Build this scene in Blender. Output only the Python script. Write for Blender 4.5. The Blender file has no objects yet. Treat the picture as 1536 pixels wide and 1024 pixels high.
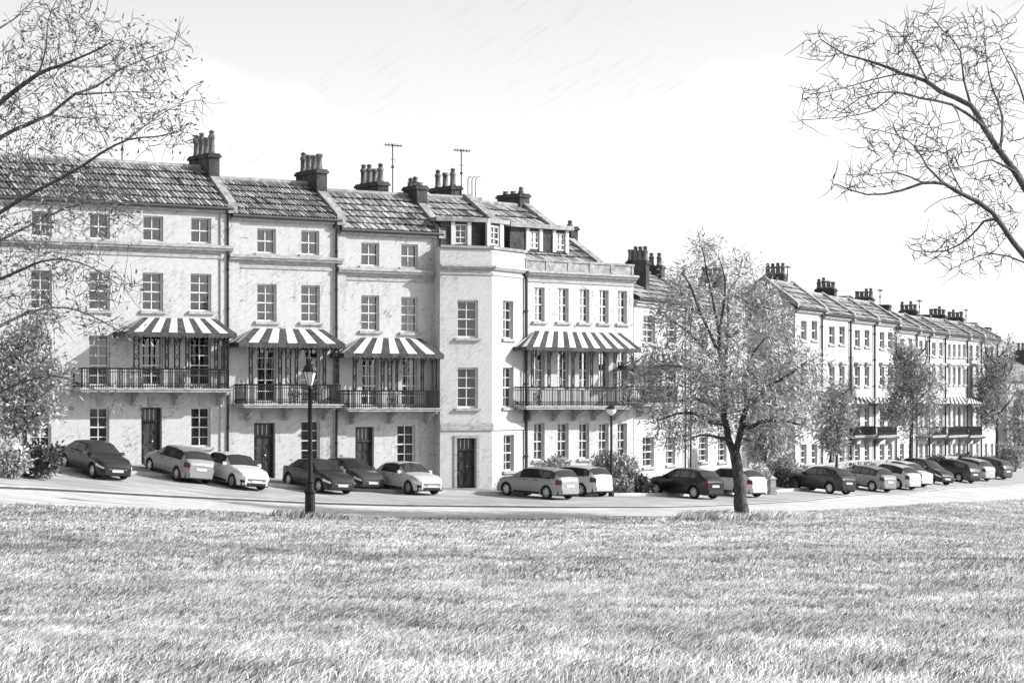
import bpy, math, random
import numpy as np
from mathutils import Vector, Matrix
random.seed(7); rng = np.random.default_rng(11)
SC = bpy.context.scene; COL = SC.collection
F = 3500.0; CX = 768.0; HY = 600.0; E = 6.0        # focal length in photo pixels, horizon row, eye level
R = math.radians

# ------------------------------------------------------------------ camera
cam = bpy.data.cameras.new('camera'); co = bpy.data.objects.new('camera', cam); COL.objects.link(co)
cam.sensor_width = 36; cam.lens = F/1536*36; cam.shift_y = 88/1536; cam.clip_end = 5000; cam.clip_start = 0.5
co.location = (0, 0, E); co.rotation_euler = (R(90), 0, 0); SC.camera = co

def at(px, py, D): return Vector(((px-CX)/F*D, D, E-(py-HY)/F*D))

# ------------------------------------------------------------------ terrain: a thin plate through surveyed points
LAWN = [(-250,748,78),(-150,750,80),(0,757,84),(170,760,86),(340,767,89),(465,773,91.5),(660,777,93),(850,778,93.5),(1016,775,95),(1110,772,97),(1200,767,103),(1350,759,118),(1500,751,137),(1600,745,152),(1720,738,172)]
KERB = [(-250,716,84),(-150,721,86),(0,729.5,90),(230,741,94),(460,752.5,98),(700,757.5,100.5),(900,759.5,102),(1016,759.5,104),(1100,757,108),(1200,751.5,116),(1350,741,135),(1500,730,158),(1600,722,176),(1720,713,200)]
FARK = [(-250,682,93),(-150,686,94.5),(0,696,97.5),(150,703,99.8),(300,717,102.5),(450,729,105),(650,735,108),(800,739,110),(950,739,112.5),(1100,737,119),(1200,732,128),(1300,727,141),(1400,717,158),(1500,709,180),(1600,702,202),(1720,694,230)]
BASE = [(-150,678,98.5),(20,688,100.8),(227,697,104.4),(395,716,107.6),(545,727,110.5),(700,733,112.4),(788,735,116.2),(950,732,121.5),(1030,723,129),(1120,714,139.5),(1193,704,145),(1300,699,159),(1400,694,175),(1490,688.5,193),(1600,684,220)]
ctrl = []
for L in (LAWN, KERB, FARK, BASE):
    for p in L:
        ctrl.append(tuple(at(*p)))
for px, py, D in [(100,830,45),(100,900,28),(768,900,30),(768,830,50),(1400,830,50),(1400,900,30),(768,797,70),(300,800,60)]:
    ctrl.append(tuple(at(px, py, D)))
for x, y, z in [(-14,14,-1.6),(0,14,-1.7),(16,14,-1.75),(-20,-20,-1.5),(20,-20,-1.7),(0,-30,-1.6),(-60,20,-1.6),(60,20,-2.8),
                (-90,80,-1.8),(-60,150,-2.2),(0,180,-4.4),(-20,300,-4.6),(120,300,-6.5),(120,120,-7.2),(30,260,-5.0),(-120,300,-3),(110,40,-4.5),(180,220,-8)]:
    ctrl.append((x, y, E+z))
ctrl = np.array(ctrl)
def _U(r2): return np.where(r2 > 1e-9, 0.5*r2*np.log(np.maximum(r2, 1e-9)), 0.0)
_n = len(ctrl); _P = np.c_[np.ones(_n), ctrl[:, :2]]
_d2 = ((ctrl[:, None, :2]-ctrl[None, :, :2])**2).sum(2)
_A = np.block([[_U(_d2)+np.eye(_n)*12.0, _P], [_P.T, np.zeros((3, 3))]])
_w = np.linalg.solve(_A, np.r_[ctrl[:, 2], 0, 0, 0])
def TT(x, y):
    x = np.clip(np.asarray(x, float), -140, 190); y = np.clip(np.asarray(y, float), -40, 310)
    out = np.empty(x.size); xf = x.ravel(); yf = y.ravel()
    for i in range(0, x.size, 60000):
        a = xf[i:i+60000]; b = yf[i:i+60000]
        d2 = (a[:, None]-ctrl[None, :, 0])**2+(b[:, None]-ctrl[None, :, 1])**2
        out[i:i+60000] = _U(d2)@_w[:_n]+_w[_n]+_w[_n+1]*a+_w[_n+2]*b
    return out.reshape(x.shape)
def T(x, y): return float(TT(np.array([x]), np.array([y]))[0])
def curve(L, px, k):
    a = np.array(L, float); px = np.asarray(px, float)
    i = np.clip(np.searchsorted(a[:, 0], px)-1, 0, len(a)-2)
    m = np.gradient(a[:, k], a[:, 0]); h = a[i+1, 0]-a[i, 0]; t = np.clip((px-a[i, 0])/h, 0, 1)
    return ((2*t**3-3*t**2+1)*a[i, k]+(t**3-2*t**2+t)*h*m[i]+(-2*t**3+3*t**2)*a[i+1, k]+(t**3-t**2)*h*m[i+1])
def hit(px, py, lo=12, hi=260):                     # where a sight line meets the ground
    D = np.linspace(lo, hi, 1200); x = (px-CX)/F*D
    g = E-(py-HY)/F*D-TT(x, D)
    i = np.where(g < 0)[0]; D0 = D[i[0]] if len(i) else hi
    return Vector(((px-CX)/F*D0, D0, T((px-CX)/F*D0, D0)))

# ------------------------------------------------------------------ materials (the place is drawn in greys)
def mat(name, v, rough=0.8, nodes=None, spec=0.3, metal=0.0, coat=0.0):
    m = bpy.data.materials.new(name); m.use_nodes = True; nt = m.node_tree; b = nt.nodes['Principled BSDF']
    c = v if isinstance(v, tuple) else (v, v, v)
    b.inputs['Base Color'].default_value = (*c, 1); b.inputs['Roughness'].default_value = rough
    b.inputs['Specular IOR Level'].default_value = spec; b.inputs['Metallic'].default_value = metal; b.inputs['Coat Weight'].default_value = coat
    if nodes: nodes(nt, b)
    return m
class N:                                            # a tiny node-graph writer for grey-valued graphs
    def __init__(s, nt): s.nt = nt
    def new(s, t, **k):
        n = s.nt.nodes.new(t)
        for a, v in k.items(): setattr(n, a, v)
        return n
    def put(s, sock, v):
        if hasattr(v, 'is_output'): s.nt.links.new(v, sock)
        else: sock.default_value = v
    def math(s, op, a, b=0.0, clamp=False):
        n = s.new('ShaderNodeMath', operation=op, use_clamp=clamp); s.put(n.inputs[0], a); s.put(n.inputs[1], b); return n.outputs[0]
    def ramp(s, v, a, b, lo=0.0, hi=1.0):
        n = s.new('ShaderNodeMapRange', interpolation_type='SMOOTHSTEP'); s.put(n.inputs[0], v)
        for i, q in enumerate((a, b, lo, hi)): s.put(n.inputs[1+i], q)
        return n.outputs[0]
    def coord(s, kind='Object', scale=(1, 1, 1), rot=(0, 0, 0), rnd=False):
        t = s.new('ShaderNodeTexCoord'); v = t.outputs[kind]
        r = s.new('ShaderNodeMapping'); s.nt.links.new(v, r.inputs[0]); r.inputs['Rotation'].default_value = rot
        if rnd:
            oi = s.new('ShaderNodeObjectInfo'); s.nt.links.new(s.math('MULTIPLY', oi.outputs['Random'], 37.0), r.inputs['Location'])
        r2 = s.new('ShaderNodeMapping'); s.nt.links.new(r.outputs[0], r2.inputs[0]); r2.inputs['Scale'].default_value = scale
        return r2.outputs[0]
    def noise(s, vec, scale, detail=3, rough=0.5, dist=0.0):
        n = s.new('ShaderNodeTexNoise'); s.put(n.inputs['Vector'], vec); n.inputs['Scale'].default_value = scale
        n.inputs['Detail'].default_value = detail; n.inputs['Roughness'].default_value = rough; n.inputs['Distortion'].default_value = dist
        return n.outputs['Fac']
    def attr(s, name): return s.new('ShaderNodeAttribute', attribute_name=name).outputs['Fac']
    def bump(s, b, h, dist=0.02, st=0.5):
        n = s.new('ShaderNodeBump'); s.put(n.inputs['Height'], h); n.inputs['Distance'].default_value = dist; n.inputs['Strength'].default_value = st
        s.nt.links.new(n.outputs[0], b.inputs['Normal'])
def stucco(base, hatch=0.22, dirt=0.25, cracks=True):
    def f(nt, b):
        g = N(nt)
        st = g.ramp(g.noise(g.coord(scale=(1.6, 1.6, 10), rot=(0, R(36), 0), rnd=True), 2.2, 4, 0.6, 0.25), .43, .67)
        fine = g.noise(g.coord(scale=(1, 1, 1), rnd=True), 26, 3, .6)
        pat = g.ramp(g.noise(g.coord(rnd=True), .55, 4, .6), .38, .68)
        rain = g.ramp(g.noise(g.coord(scale=(2.6, 2.6, .25), rnd=True), 1.3, 3, .6), .5, .8)
        v = g.math('SUBTRACT', 1.0, g.math('MULTIPLY', g.math('MULTIPLY', st, g.ramp(fine, .3, .6)), g.ramp(pat, 0, 1, hatch*.5, hatch)))
        v = g.math('SUBTRACT', v, g.math('MULTIPLY', g.math('MULTIPLY', pat, rain), dirt))
        if cracks:
            vo = g.new('ShaderNodeTexVoronoi', feature='DISTANCE_TO_EDGE')
            wv = g.coord(scale=(.8, .8, 1.5), rnd=True); mx = g.new('ShaderNodeVectorMath', operation='ADD')
            nn = g.new('ShaderNodeTexNoise'); g.put(nn.inputs['Vector'], wv); nn.inputs['Scale'].default_value = 2.5
            g.put(mx.inputs[0], wv); g.put(mx.inputs[1], nn.outputs['Color']); g.put(vo.inputs['Vector'], mx.outputs[0]); vo.inputs['Scale'].default_value = .8
            ck = g.math('MULTIPLY', g.ramp(vo.outputs['Distance'], .006, .022, 1, 0), g.ramp(g.noise(g.coord(rnd=True), 1.1, 3), .56, .64))
            v = g.math('SUBTRACT', v, g.math('MULTIPLY', ck, .62))
            sp = g.math('MULTIPLY', g.ramp(g.noise(g.coord(scale=(1, 1, 2.2), rnd=True), 3.1, 2, .5), .69, .73), .4)
            v = g.math('SUBTRACT', v, sp)
        v = g.math('MULTIPLY', g.math('MAXIMUM', v, .12), base)
        nt.links.new(v, b.inputs['Base Color']); g.bump(b, fine, .02, .35)
    return f
def tiled(lo, hi):
    def f(nt, b):
        g = N(nt); sh = g.attr('shade')
        st = g.noise(g.coord(scale=(7, 1, 1.0), rot=(0, R(12), 0), rnd=True), 2.4, 4, .7)
        v = g.math('MULTIPLY', g.ramp(sh, 0, 1, lo, hi), g.ramp(st, .35, .68, .35, 1.25))
        nt.links.new(v, b.inputs['Base Color'])
    return f
def mottled(v0, v1, scale=3.0, sc=(1, 1, 1), bump=0.0):
    def f(nt, b):
        g = N(nt); n = g.noise(g.coord(scale=sc, rnd=True), scale, 5, .62)
        nt.links.new(g.ramp(n, .3, .7, v0, v1), b.inputs['Base Color'])
        if bump: g.bump(b, n, bump, .6)
    return f
def brick(v0, v1):
    def f(nt, b):
        g = N(nt); t = g.new('ShaderNodeTexBrick'); vec = g.coord()
        sx = g.new('ShaderNodeSeparateXYZ'); g.put(sx.inputs[0], vec); cb = g.new('ShaderNodeCombineXYZ')
        g.put(cb.inputs[0], g.math('ADD', sx.outputs[0], sx.outputs[1])); g.put(cb.inputs[1], sx.outputs[2])
        g.put(t.inputs['Vector'], cb.outputs[0]); t.inputs['Scale'].default_value = 4.5
        for k, q in (('Color1', v0), ('Color2', v1), ('Mortar', v1*1.5)): t.inputs[k].default_value = (q, q, q, 1)
        t.inputs['Mortar Size'].default_value = .018
        w = g.new('ShaderNodeRGBToBW'); g.put(w.inputs[0], t.outputs[0])
        nt.links.new(g.math('MULTIPLY', w.outputs[0], g.ramp(g.noise(vec, 1.6, 4), .3, .7, .55, 1.25)), b.inputs['Base Color'])
    return f
def leafy(lo, hi):
    def f(nt, b):
        g = N(nt); nt.links.new(g.ramp(g.attr('shade'), 0, 1, lo, hi), b.inputs['Base Color'])
    return f
def glassy(nt, b):
    g = N(nt); out = nt.nodes['Material Output']; tr = g.new('ShaderNodeBsdfTransparent'); tr.inputs[0].default_value = (.8, .8, .8, 1)
    gl = g.new('ShaderNodeBsdfGlossy'); gl.inputs['Roughness'].default_value = .03; gl.inputs[0].default_value = (.9, .9, .9, 1)
    fr = g.new('ShaderNodeFresnel'); fr.inputs[0].default_value = 1.5
    g.bump(gl, g.noise(g.coord(rnd=True), 1.5, 2), .01, .2)
    mx = g.new('ShaderNodeMixShader'); g.put(mx.inputs[0], g.math('ADD', g.math('MULTIPLY', fr.outputs[0], .7), .02))
    nt.links.new(tr.outputs[0], mx.inputs[1]); nt.links.new(gl.outputs[0], mx.inputs[2]); nt.links.new(mx.outputs[0], out.inputs[0])
M = {}
M['stucco'] = mat('stucco', .7, .9, stucco(.55, .52, .4))
M['stucco_shade_side'] = mat('stucco_shade_side', .6, .9, stucco(.55, .5, .26, False))
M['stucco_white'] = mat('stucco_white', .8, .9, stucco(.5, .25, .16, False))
M['stucco_far'] = mat('stucco_far', .75, .9, stucco(.5, .4, .3))
M['trim'] = mat('stone_trim', .6, .85, mottled(.26, .5, 4, (1, 1, 3)))
M['coping'] = mat('coping_stone', .5, .85, mottled(.2, .42, 3))
M['soot'] = mat('sooty_brick', .12, .9, brick(.035, .085))
M['pot'] = mat('clay_pot', .15, .8, mottled(.06, .3, 5, (3, 3, .6)))
M['tile'] = mat('roof_tile', .3, .75, tiled(.07, .55))
M['slate'] = mat('roof_slate', .3, .7, tiled(.1, .58))
M['under'] = mat('roof_underlay', .03, .9)
M['lead'] = mat('lead_sheet', .4, .6, mottled(.2, .4, 2))
M['iron'] = mat('black_iron', .018, .5)
M['pipe'] = mat('drainpipe_paint', .05, .5)
M['white'] = mat('white_joinery', .68, .5)
M['glass'] = mat('window_glass', .1, .05, glassy)
M['curtain'] = mat('curtain_cloth', .34, .9, mottled(.04, .18, 5, (4, 1, .3)))
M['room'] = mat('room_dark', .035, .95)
M['door'] = mat('door_paint', .035, .45, mottled(.018, .07, 3, (3, 1, .5)))
M['fan'] = mat('fanlight_glass', .09, .15)
M['stripe_w'] = mat('awning_white', .82, .85, mottled(.6, .75, 3))
M['stripe_d'] = mat('awning_dark', .05, .8, mottled(.03, .09, 4))
M['bark'] = mat('bark', .06, .95, mottled(.025, .14, 9, (2, 2, .5), .03))
M['barkp'] = mat('bark_pale', .1, .95, mottled(.06, .2, 9, (2, 2, .5), .03))
M['leaf'] = mat('leaf_mid', .3, .8, leafy(.15, .9))
M['leafl'] = mat('leaf_light', .4, .8, leafy(.12, .72))
M['leafd'] = mat('leaf_dark', .1, .8, leafy(.02, .22))
M['brass'] = mat('brass', .5, .35, metal=1.0)
M['tyre'] = mat('tyre_rubber', .02, .85)
M['alloy'] = mat('alloy_rim', .55, .35, metal=.7)
M['carglass'] = mat('car_glass', .03, .05, spec=.6)
M['lampglass'] = mat('lamp_lens', .75, .15, spec=.6)
M['red'] = mat('tail_lens', (.13, .03, .032), .25)
M['plate'] = mat('plate_plastic', .75, .5)
M['blackp'] = mat('black_plastic', .02, .6)
M['lantern'] = mat('lantern_glass', .85, .3)
def ground_mat(v0, v1, st, sc):
    def f(nt, b):
        g = N(nt); a = g.noise(g.coord(), .35, 4, .6); s = g.noise(g.coord(scale=sc, rot=(0, 0, R(-8))), 1.6, 4, .7); fi = g.noise(g.coord(), 22, 2, .6)
        v = g.math('MULTIPLY', g.ramp(a, .3, .7, v0, v1), g.ramp(s, .38, .66, 1-st, 1.0))
        nt.links.new(g.math('MULTIPLY', v, g.ramp(fi, .3, .7, .86, 1.08)), b.inputs['Base Color']); g.bump(b, fi, .01, .4)
    return f
M['asphalt'] = mat('worn_asphalt', .4, .9, ground_mat(.42, .56, .34, (.22, 1.3, 1)))
M['path'] = mat('path_gravel', .5, .9, ground_mat(.58, .74, .22, (.22, 1.3, 1)))
M['paving'] = mat('paving', .45, .9, ground_mat(.26, .4, .25, (.3, 1, 1)))
M['kerbstone'] = mat('kerb_stone', .6, .85, mottled(.45, .66, 2))
M['soil'] = mat('lawn_thatch', .2, .95, ground_mat(.1, .22, .5, (.25, 1.2, 1)))
def grassf(nt, b):
    g = N(nt); n = g.noise(g.coord(scale=(1.3, .55, 1)), 1.0, 5, .65); n2 = g.noise(g.coord(), .09, 2)
    v = g.math('MULTIPLY', g.ramp(g.attr('shade'), 0, 1, .1, .9), g.ramp(n, .36, .64, .66, 1.08))
    nt.links.new(g.math('MULTIPLY', v, g.ramp(n2, .3, .7, .8, 1.15)), b.inputs['Base Color'])
M['grass'] = mat('grass_blade', .4, .7, grassf)

# ------------------------------------------------------------------ mesh building and scene bookkeeping
WM = {}
class MB:
    def __init__(s): s.v = []; s.f = []; s.m = []; s.sh = []
    def face(s, pts, m=0, sh=.5):
        i = len(s.v); s.v += [tuple(p) for p in pts]; s.f.append(tuple(range(i, i+len(pts)))); s.m.append(m); s.sh.append(sh)
    def grid(s, rows, m=0, closed=False, sh=.5):       # rows of equal length
        i = len(s.v); n = len(rows[0])
        for r in rows: s.v += [tuple(p) for p in r]
        for a in range(len(rows)-1):
            for b in range(n if closed else n-1):
                c = (b+1) % n
                s.f.append((i+a*n+b, i+a*n+c, i+(a+1)*n+c, i+(a+1)*n+b)); s.m.append(m); s.sh.append(sh)
    def box(s, x0, x1, y0, y1, z0, z1, m=0, sh=.5):
        i = len(s.v); s.v += [(x0,y0,z0),(x1,y0,z0),(x1,y1,z0),(x0,y1,z0),(x0,y0,z1),(x1,y0,z1),(x1,y1,z1),(x0,y1,z1)]
        for q in ((0,3,2,1),(4,5,6,7),(0,1,5,4),(1,2,6,5),(2,3,7,6),(3,0,4,7)):
            s.f.append(tuple(i+k for k in q)); s.m.append(m); s.sh.append(sh)
    def hexa(s, p, m=0, sh=.5):                         # 8 points: bottom four, top four
        i = len(s.v); s.v += [tuple(q) for q in p]
        for q in ((0,3,2,1),(4,5,6,7),(0,1,5,4),(1,2,6,5),(2,3,7,6),(3,0,4,7)):
            s.f.append(tuple(i+k for k in q)); s.m.append(m); s.sh.append(sh)
    def tube(s, pts, rad, n=5, m=0, cap=True, sh=.5):
        pts = [Vector(p) for p in pts]
        if not hasattr(rad, '__len__'): rad = [rad]*len(pts)
        rows = []; up = None
        for k, p in enumerate(pts):
            t = (pts[min(k+1, len(pts)-1)]-pts[max(k-1, 0)])
            t = t.normalized() if t.length > 1e-9 else Vector((0, 0, 1))
            if up is None: up = t.orthogonal().normalized()
            else:
                up = up-t*up.dot(t); up = up.normalized() if up.length > 1e-6 else t.orthogonal().normalized()
            w = t.cross(up)
            rows.append([p+(up*math.cos(2*math.pi*q/n)+w*math.sin(2*math.pi*q/n))*rad[k] for q in range(n)])
        s.grid(rows, m, True, sh)
        if cap: s.face(rows[0][::-1], m, sh); s.face(rows[-1], m, sh)
    def lathe(s, prof, c=(0, 0, 0), n=14, m=0, axis='z'):
        rows = []
        for r, h in prof:
            row = []
            for q in range(n):
                a = 2*math.pi*q/n; x, y = r*math.cos(a), r*math.sin(a)
                row.append((c[0]+x, c[1]+y, c[2]+h) if axis == 'z' else (c[0]+x, c[1]+h, c[2]+y))
            rows.append(row)
        s.grid(rows, m, True)
    def build(s, name, mats, parent=None, W=None, smooth=False, shade=False):
        me = bpy.data.meshes.new(name); me.from_pydata(s.v, [], s.f)
        for q in (mats if isinstance(mats, (list, tuple)) else [mats]): me.materials.append(q)
        me.polygons.foreach_set('material_index', s.m)
        if smooth: me.polygons.foreach_set('use_smooth', [True]*len(s.f))
        if shade: me.attributes.new('shade', 'FLOAT', 'FACE').data.foreach_set('value', s.sh)
        me.update(); o = bpy.data.objects.new(name, me); COL.objects.link(o)
        place(o, parent, W); return o
def place(o, parent=None, W=None):
    pw = WM[parent.name] if parent else Matrix.Identity(4)
    W = W if W is not None else pw
    o.parent = parent; o.matrix_basis = pw.inverted()@W; WM[o.name] = W.copy()
def tag(o, label, cat, group=None):
    o['label'] = label; o['category'] = cat
    if group: o['group'] = group
    return o
def kind(o, k): o['kind'] = k; return o
def thing(name, label, cat, W, group=None):
    o = bpy.data.objects.new(name, None); COL.objects.link(o); o.empty_display_size = .3; place(o, None, W); return tag(o, label, cat, group)
def loc_m(v, rz=0): return Matrix.Translation(v)@Matrix.Rotation(rz, 4, 'Z')

# ------------------------------------------------------------------ ground sheets
gx = np.unique(np.r_[np.linspace(-1600, -140, 14), np.arange(-140, -50, 6), np.arange(-50, 70, 1.2), np.arange(70, 190, 6), np.linspace(190, 1600, 14)])
gy = np.unique(np.r_[np.linspace(-400, -40, 6), np.arange(-40, 8, 4), np.arange(8, 215, 1.2), np.arange(215, 310, 6), np.linspace(310, 3200, 14)])
XX, YY = np.meshgrid(gx, gy)
ZZ = TT(XX, YY)
pxg = np.clip(CX+F*XX/np.maximum(YY, 1), -250, 1720); edge = curve(LAWN, pxg, 2); far = curve(BASE, np.clip(pxg, -150, 1600), 2)
ZZ -= 0.25*np.clip((YY-edge-.3)/1.2, 0, 1)*(YY > 20)
b = MB(); nx = len(gx); b.v = list(zip(XX.ravel().tolist(), YY.ravel().tolist(), ZZ.ravel().tolist()))
b.f = [(j*nx+i, j*nx+i+1, (j+1)*nx+i+1, (j+1)*nx+i) for j in range(len(gy)-1) for i in range(nx-1)]; b.m = [0]*len(b.f)
kind(b.build('lawn_ground', M['soil'], smooth=True), 'structure')
PXS = np.linspace(-250, 1720, 240)
def strip(name, A, B, dz, m, na=5, fa=0.0, fb=1.0):
    pa = [np.clip(PXS, A[0][0], A[-1][0]), np.clip(PXS, B[0][0], B[-1][0])]
    da = curve(A, pa[0], 2); db = curve(B, pa[1], 2); rows = []
    for k in range(na+1):
        t = fa+(fb-fa)*k/na; D = da*(1-t)+db*t; x = (PXS-CX)/F*D; z = TT(x, D)+dz
        rows.append(list(zip(x, D, z)))
    q = MB(); q.grid(rows); return kind(q.build(name, m, smooth=True), 'structure')
strip('footpath', LAWN, KERB, .02, M['path'], 6, -.03, .97)
strip('road', KERB, FARK, -.1, M['asphalt'], 8, -.02, 1.02)
strip('pavement', FARK, BASE, .02, M['paving'], 6, .06, 1.3)
def kerbline(A, dz, w, s):
    D = curve(A, PXS, 2); x = (PXS-CX)/F*D; z = TT(x, D); rows = []
    for o, h in ((0, -.2), (0, dz), (w, dz), (w, -.2)):
        rows.append(list(zip(x, D+o*s, z+h)))
    q = MB(); q.grid(rows); return q
D_ = curve(KERB, PXS, 2); q = MB(); q.grid([list(zip((PXS-CX)/F*(D_-o), D_-o, TT((PXS-CX)/F*(D_-o), D_-o)+.03)) for o in (1.15, .8, .44)])
M['dark_strip'] = mat('kerb_dark_strip', .06, .9, mottled(.04, .12, 2)); kind(q.build('kerb_dark_strip', M['dark_strip']), 'structure')  # flat dark strip that draws the dark line beside the kerb
kind(kerbline(KERB, .035, .45, -1).build('kerb', M['kerbstone']), 'structure')
kind(kerbline(FARK, .035, .3, 1).build('kerb', M['kerbstone']), 'structure')

# ------------------------------------------------------------------ houses
class Panel:                                           # an upright wall plane standing on a line in plan
    def __init__(s, px0, D0, VP, px1, zb, root=None):
        s.K = D0*(VP-px0); s.VP = VP; t = (VP-CX)/F; l = math.hypot(t, 1); s.d = Vector((t/l, 1/l, 0)); s.n = Vector((-1/l, t/l, 0))
        s.px0, s.px1 = px0, px1; o = at(px0, HY, D0); s.o = Vector((o.x, o.y, zb)); s.zb = zb
        s.W = Matrix((( s.d.x, s.n.x, 0, s.o.x), (s.d.y, s.n.y, 0, s.o.y), (0, 0, 1, zb), (0, 0, 0, 1)))
        s.w = s.loc(px1, HY)[0]; s.root = root; s.open = []
    def D(s, px): return s.K/(s.VP-px)
    def loc(s, px, py, y=0.0):
        k = (px-CX)/F; ox = s.o.x+y*s.n.x; oy = s.o.y+y*s.n.y
        u = (k*oy-ox)/(s.d.x-k*s.d.y); D = oy+u*s.d.y
        return u, E-(py-HY)/F*D-s.zb
    def rect(s, x0, x1, y0, y1, y=0.0):
        u0 = s.loc(x0, 600, y)[0]; u1 = s.loc(x1, 600, y)[0]; xm = (x0+x1)/2
        return u0, u1, s.loc(xm, y1, y)[1], s.loc(xm, y0, y)[1]
    def put(s, mb, name, mats, parent=None, **k): return mb.build(name, mats, parent or s.root, s.W, **k)
    def wall(s, name, m, u0, u1, z0, z1, ops, y=0.0, rec=.26, extra=None, parent=None):
        b = MB(); us = sorted({u0, u1}|{q for o in ops for q in o[:2]}); zs = sorted({z0, z1}|{q for o in ops for q in o[2:4]})
        for a, c in zip(us, us[1:]):
            for e, g in zip(zs, zs[1:]):
                mu, mz = (a+c)/2, (e+g)/2
                if not any(o[0] < mu < o[1] and o[2] < mz < o[3] for o in ops): b.face([(a,y,e),(c,y,e),(c,y,g),(a,y,g)])
        for o in ops:
            a, c, e, g = o[:4]; r = y+rec
            b.face([(a,y,e),(a,y,g),(a,r,g),(a,r,e)]); b.face([(c,y,g),(c,y,e),(c,r,e),(c,r,g)])
            b.face([(a,y,g),(c,y,g),(c,r,g),(a,r,g)]); b.face([(c,y,e),(a,y,e),(a,r,e),(c,r,e)])
        if extra: extra(b)
        return s.put(b, name, m, parent)
    def window(s, x0, x1, y0, y1, cols=2, rows=4, y=0.0, rec=.2, curtain=True, sill=True, lite=False, cut=True, fr=.058, parent=None):
        u0, u1, z0, z1 = s.rect(x0, x1, y0, y1, y)
        if cut: s.open.append((u0, u1, z0, z1))
        b = MB(); a = y+rec; q = .055 if not lite else .06; gb = .021 if not lite else .03
        b.box(u0, u0+fr, a-.05, a+.05, z0, z1); b.box(u1-fr, u1, a-.05, a+.05, z0, z1)
        b.box(u0+fr, u1-fr, a-.05, a+.05, z0, z0+fr*1.3); b.box(u0+fr, u1-fr, a-.05, a+.05, z1-fr, z1)
        zm = (z0+z1)/2 if rows % 2 == 0 else z0+(z1-z0)*(rows//2)/rows
        b.box(u0+fr, u1-fr, a-.07, a+.03, zm-q/2, zm+q/2)
        for k in range(1, cols):
            c = u0+(u1-u0)*k/cols; b.box(c-gb, c+gb, a-.03, a+.02, z0+fr, zm-q/2); b.box(c-gb, c+gb, a-.03, a+.02, zm+q/2, z1-fr)
        for k in range(1, rows):
            c = z0+(z1-z0)*k/rows
            if abs(c-zm) > .05: b.box(u0+fr, u1-fr, a-.026, a+.016, c-gb*.8, c+gb*.8)
        w = s.put(b, 'window', M['white'], parent)
        g = MB(); g.box(u0+.02, u1-.02, a+.004, a+.012, z0+.02, z1-.02); s.put(g, 'pane', M['glass'], w)
        if curtain:
            c = MB(); kd = random.random(); W_ = u1-u0
            spans = [(0, .3), (.72, 1)] if kd < .5 else ([(0, 1)] if kd > .93 else [(0, .22), (.8, 1)])
            for p0, p1 in spans:
                n = max(6, int((p1-p0)*26)); r0 = [];  r1 = []; zb_ = z0+(.0 if kd < .7 else (z1-z0)*.45)
                for k in range(n+1):
                    t = p0+(p1-p0)*k/n; yy = a+.16+.035*math.sin(k*1.9+kd*9)
                    r0.append((u0+t*W_, yy, zb_)); r1.append((u0+t*W_, yy, z1))
                c.grid([r0, r1])
            s.put(c, 'curtain', M['curtain'], w, smooth=True)
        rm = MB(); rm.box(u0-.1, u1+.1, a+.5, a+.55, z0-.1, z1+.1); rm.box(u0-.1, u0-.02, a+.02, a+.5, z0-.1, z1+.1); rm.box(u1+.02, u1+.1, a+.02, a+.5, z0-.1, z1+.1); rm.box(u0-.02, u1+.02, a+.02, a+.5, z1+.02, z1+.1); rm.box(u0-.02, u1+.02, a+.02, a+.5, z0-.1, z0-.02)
        s.put(rm, 'room_back', M['room'], w)  # near-black box, the darkness of an unlit room put into its colour
        if sill:
            b = MB(); b.box(u0-.14, u1+.14, y-.12, y+rec-.05, z0-.13, z0-.002); s.put(b, 'sill', M['trim'], w)
        return w
    def door(s, x0, x1, y0, y1, parent=None):
        u0, u1, z0, z1 = s.rect(x0, x1, y0, y1); s.open.append((u0, u1, z0, z1)); a = .26
        b = MB(); zf = z1-(z1-z0)*.235
        b.box(u0+.09, u1-.09, a, a+.06, z0, zf-.05); mid = (u0+u1)/2
        for (p, q) in ((u0+.17, mid-.05), (mid+.05, u1-.17)):
            for (e, g) in ((.06, .4), (.46, .72), (.77, .95)):
                e, g = z0+(zf-z0)*e, z0+(zf-z0)*g
                b.box(p, q, a-.035, a, e, g); b.box(p+.05, q-.05, a-.055, a-.035, e+.05, g-.05)
        b.box(mid-.012, mid+.012, a-.02, a, z0, zf-.05)
        d = s.put(b, 'door', M['door'])
        f = MB(); f.box(u0, u0+.09, .17, a+.06, z0, z1); f.box(u1-.09, u1, .17, a+.06, z0, z1); f.box(u0+.09, u1-.09, .17, a+.06, z1-.08, z1); f.box(u0+.09, u1-.09, .15, a+.06, zf-.05, zf+.05)
        s.put(f, 'door_frame', M['door'], d)
        g = MB(); g.box(u0+.09, u1-.09, a+.02, a+.04, zf+.05, z1-.08); s.put(g, 'fanlight', M['fan'], d)
        h = MB()
        for k in range(1, 4): c = u0+.09+(u1-u0-.18)*k/4; h.box(c-.015, c+.015, a-.01, a+.02, zf+.05, z1-.08)
        s.put(h, 'fanlight_bar', M['white'], d)
        k = MB(); k.lathe([(.0, -.06), (.035, -.05), (.035, -.02), (.015, 0)], (mid+.12, a-.02, z0+1.05), 8, axis='y'); s.put(k, 'handle', M['brass'], d)
        st = MB(); st.box(u0-.25, u1+.25, -.45, a+.1, z0-.5, z0-.005); st.box(u0-.45, u1+.45, -.8, -.45, z0-.6, z0-.16); s.put(st, 'door_step', M['trim'], d)
        return d
    def keystone(s, x, y):
        u, z = s.loc(x, y); b = MB(); b.hexa([(u-.12,-.05,z),(u+.12,-.05,z),(u+.12,.01,z),(u-.12,.01,z),(u-.19,-.05,z+.38),(u+.19,-.05,z+.38),(u+.19,.01,z+.38),(u-.19,.01,z+.38)]); s.put(b, 'keystone', M['trim'])
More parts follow.
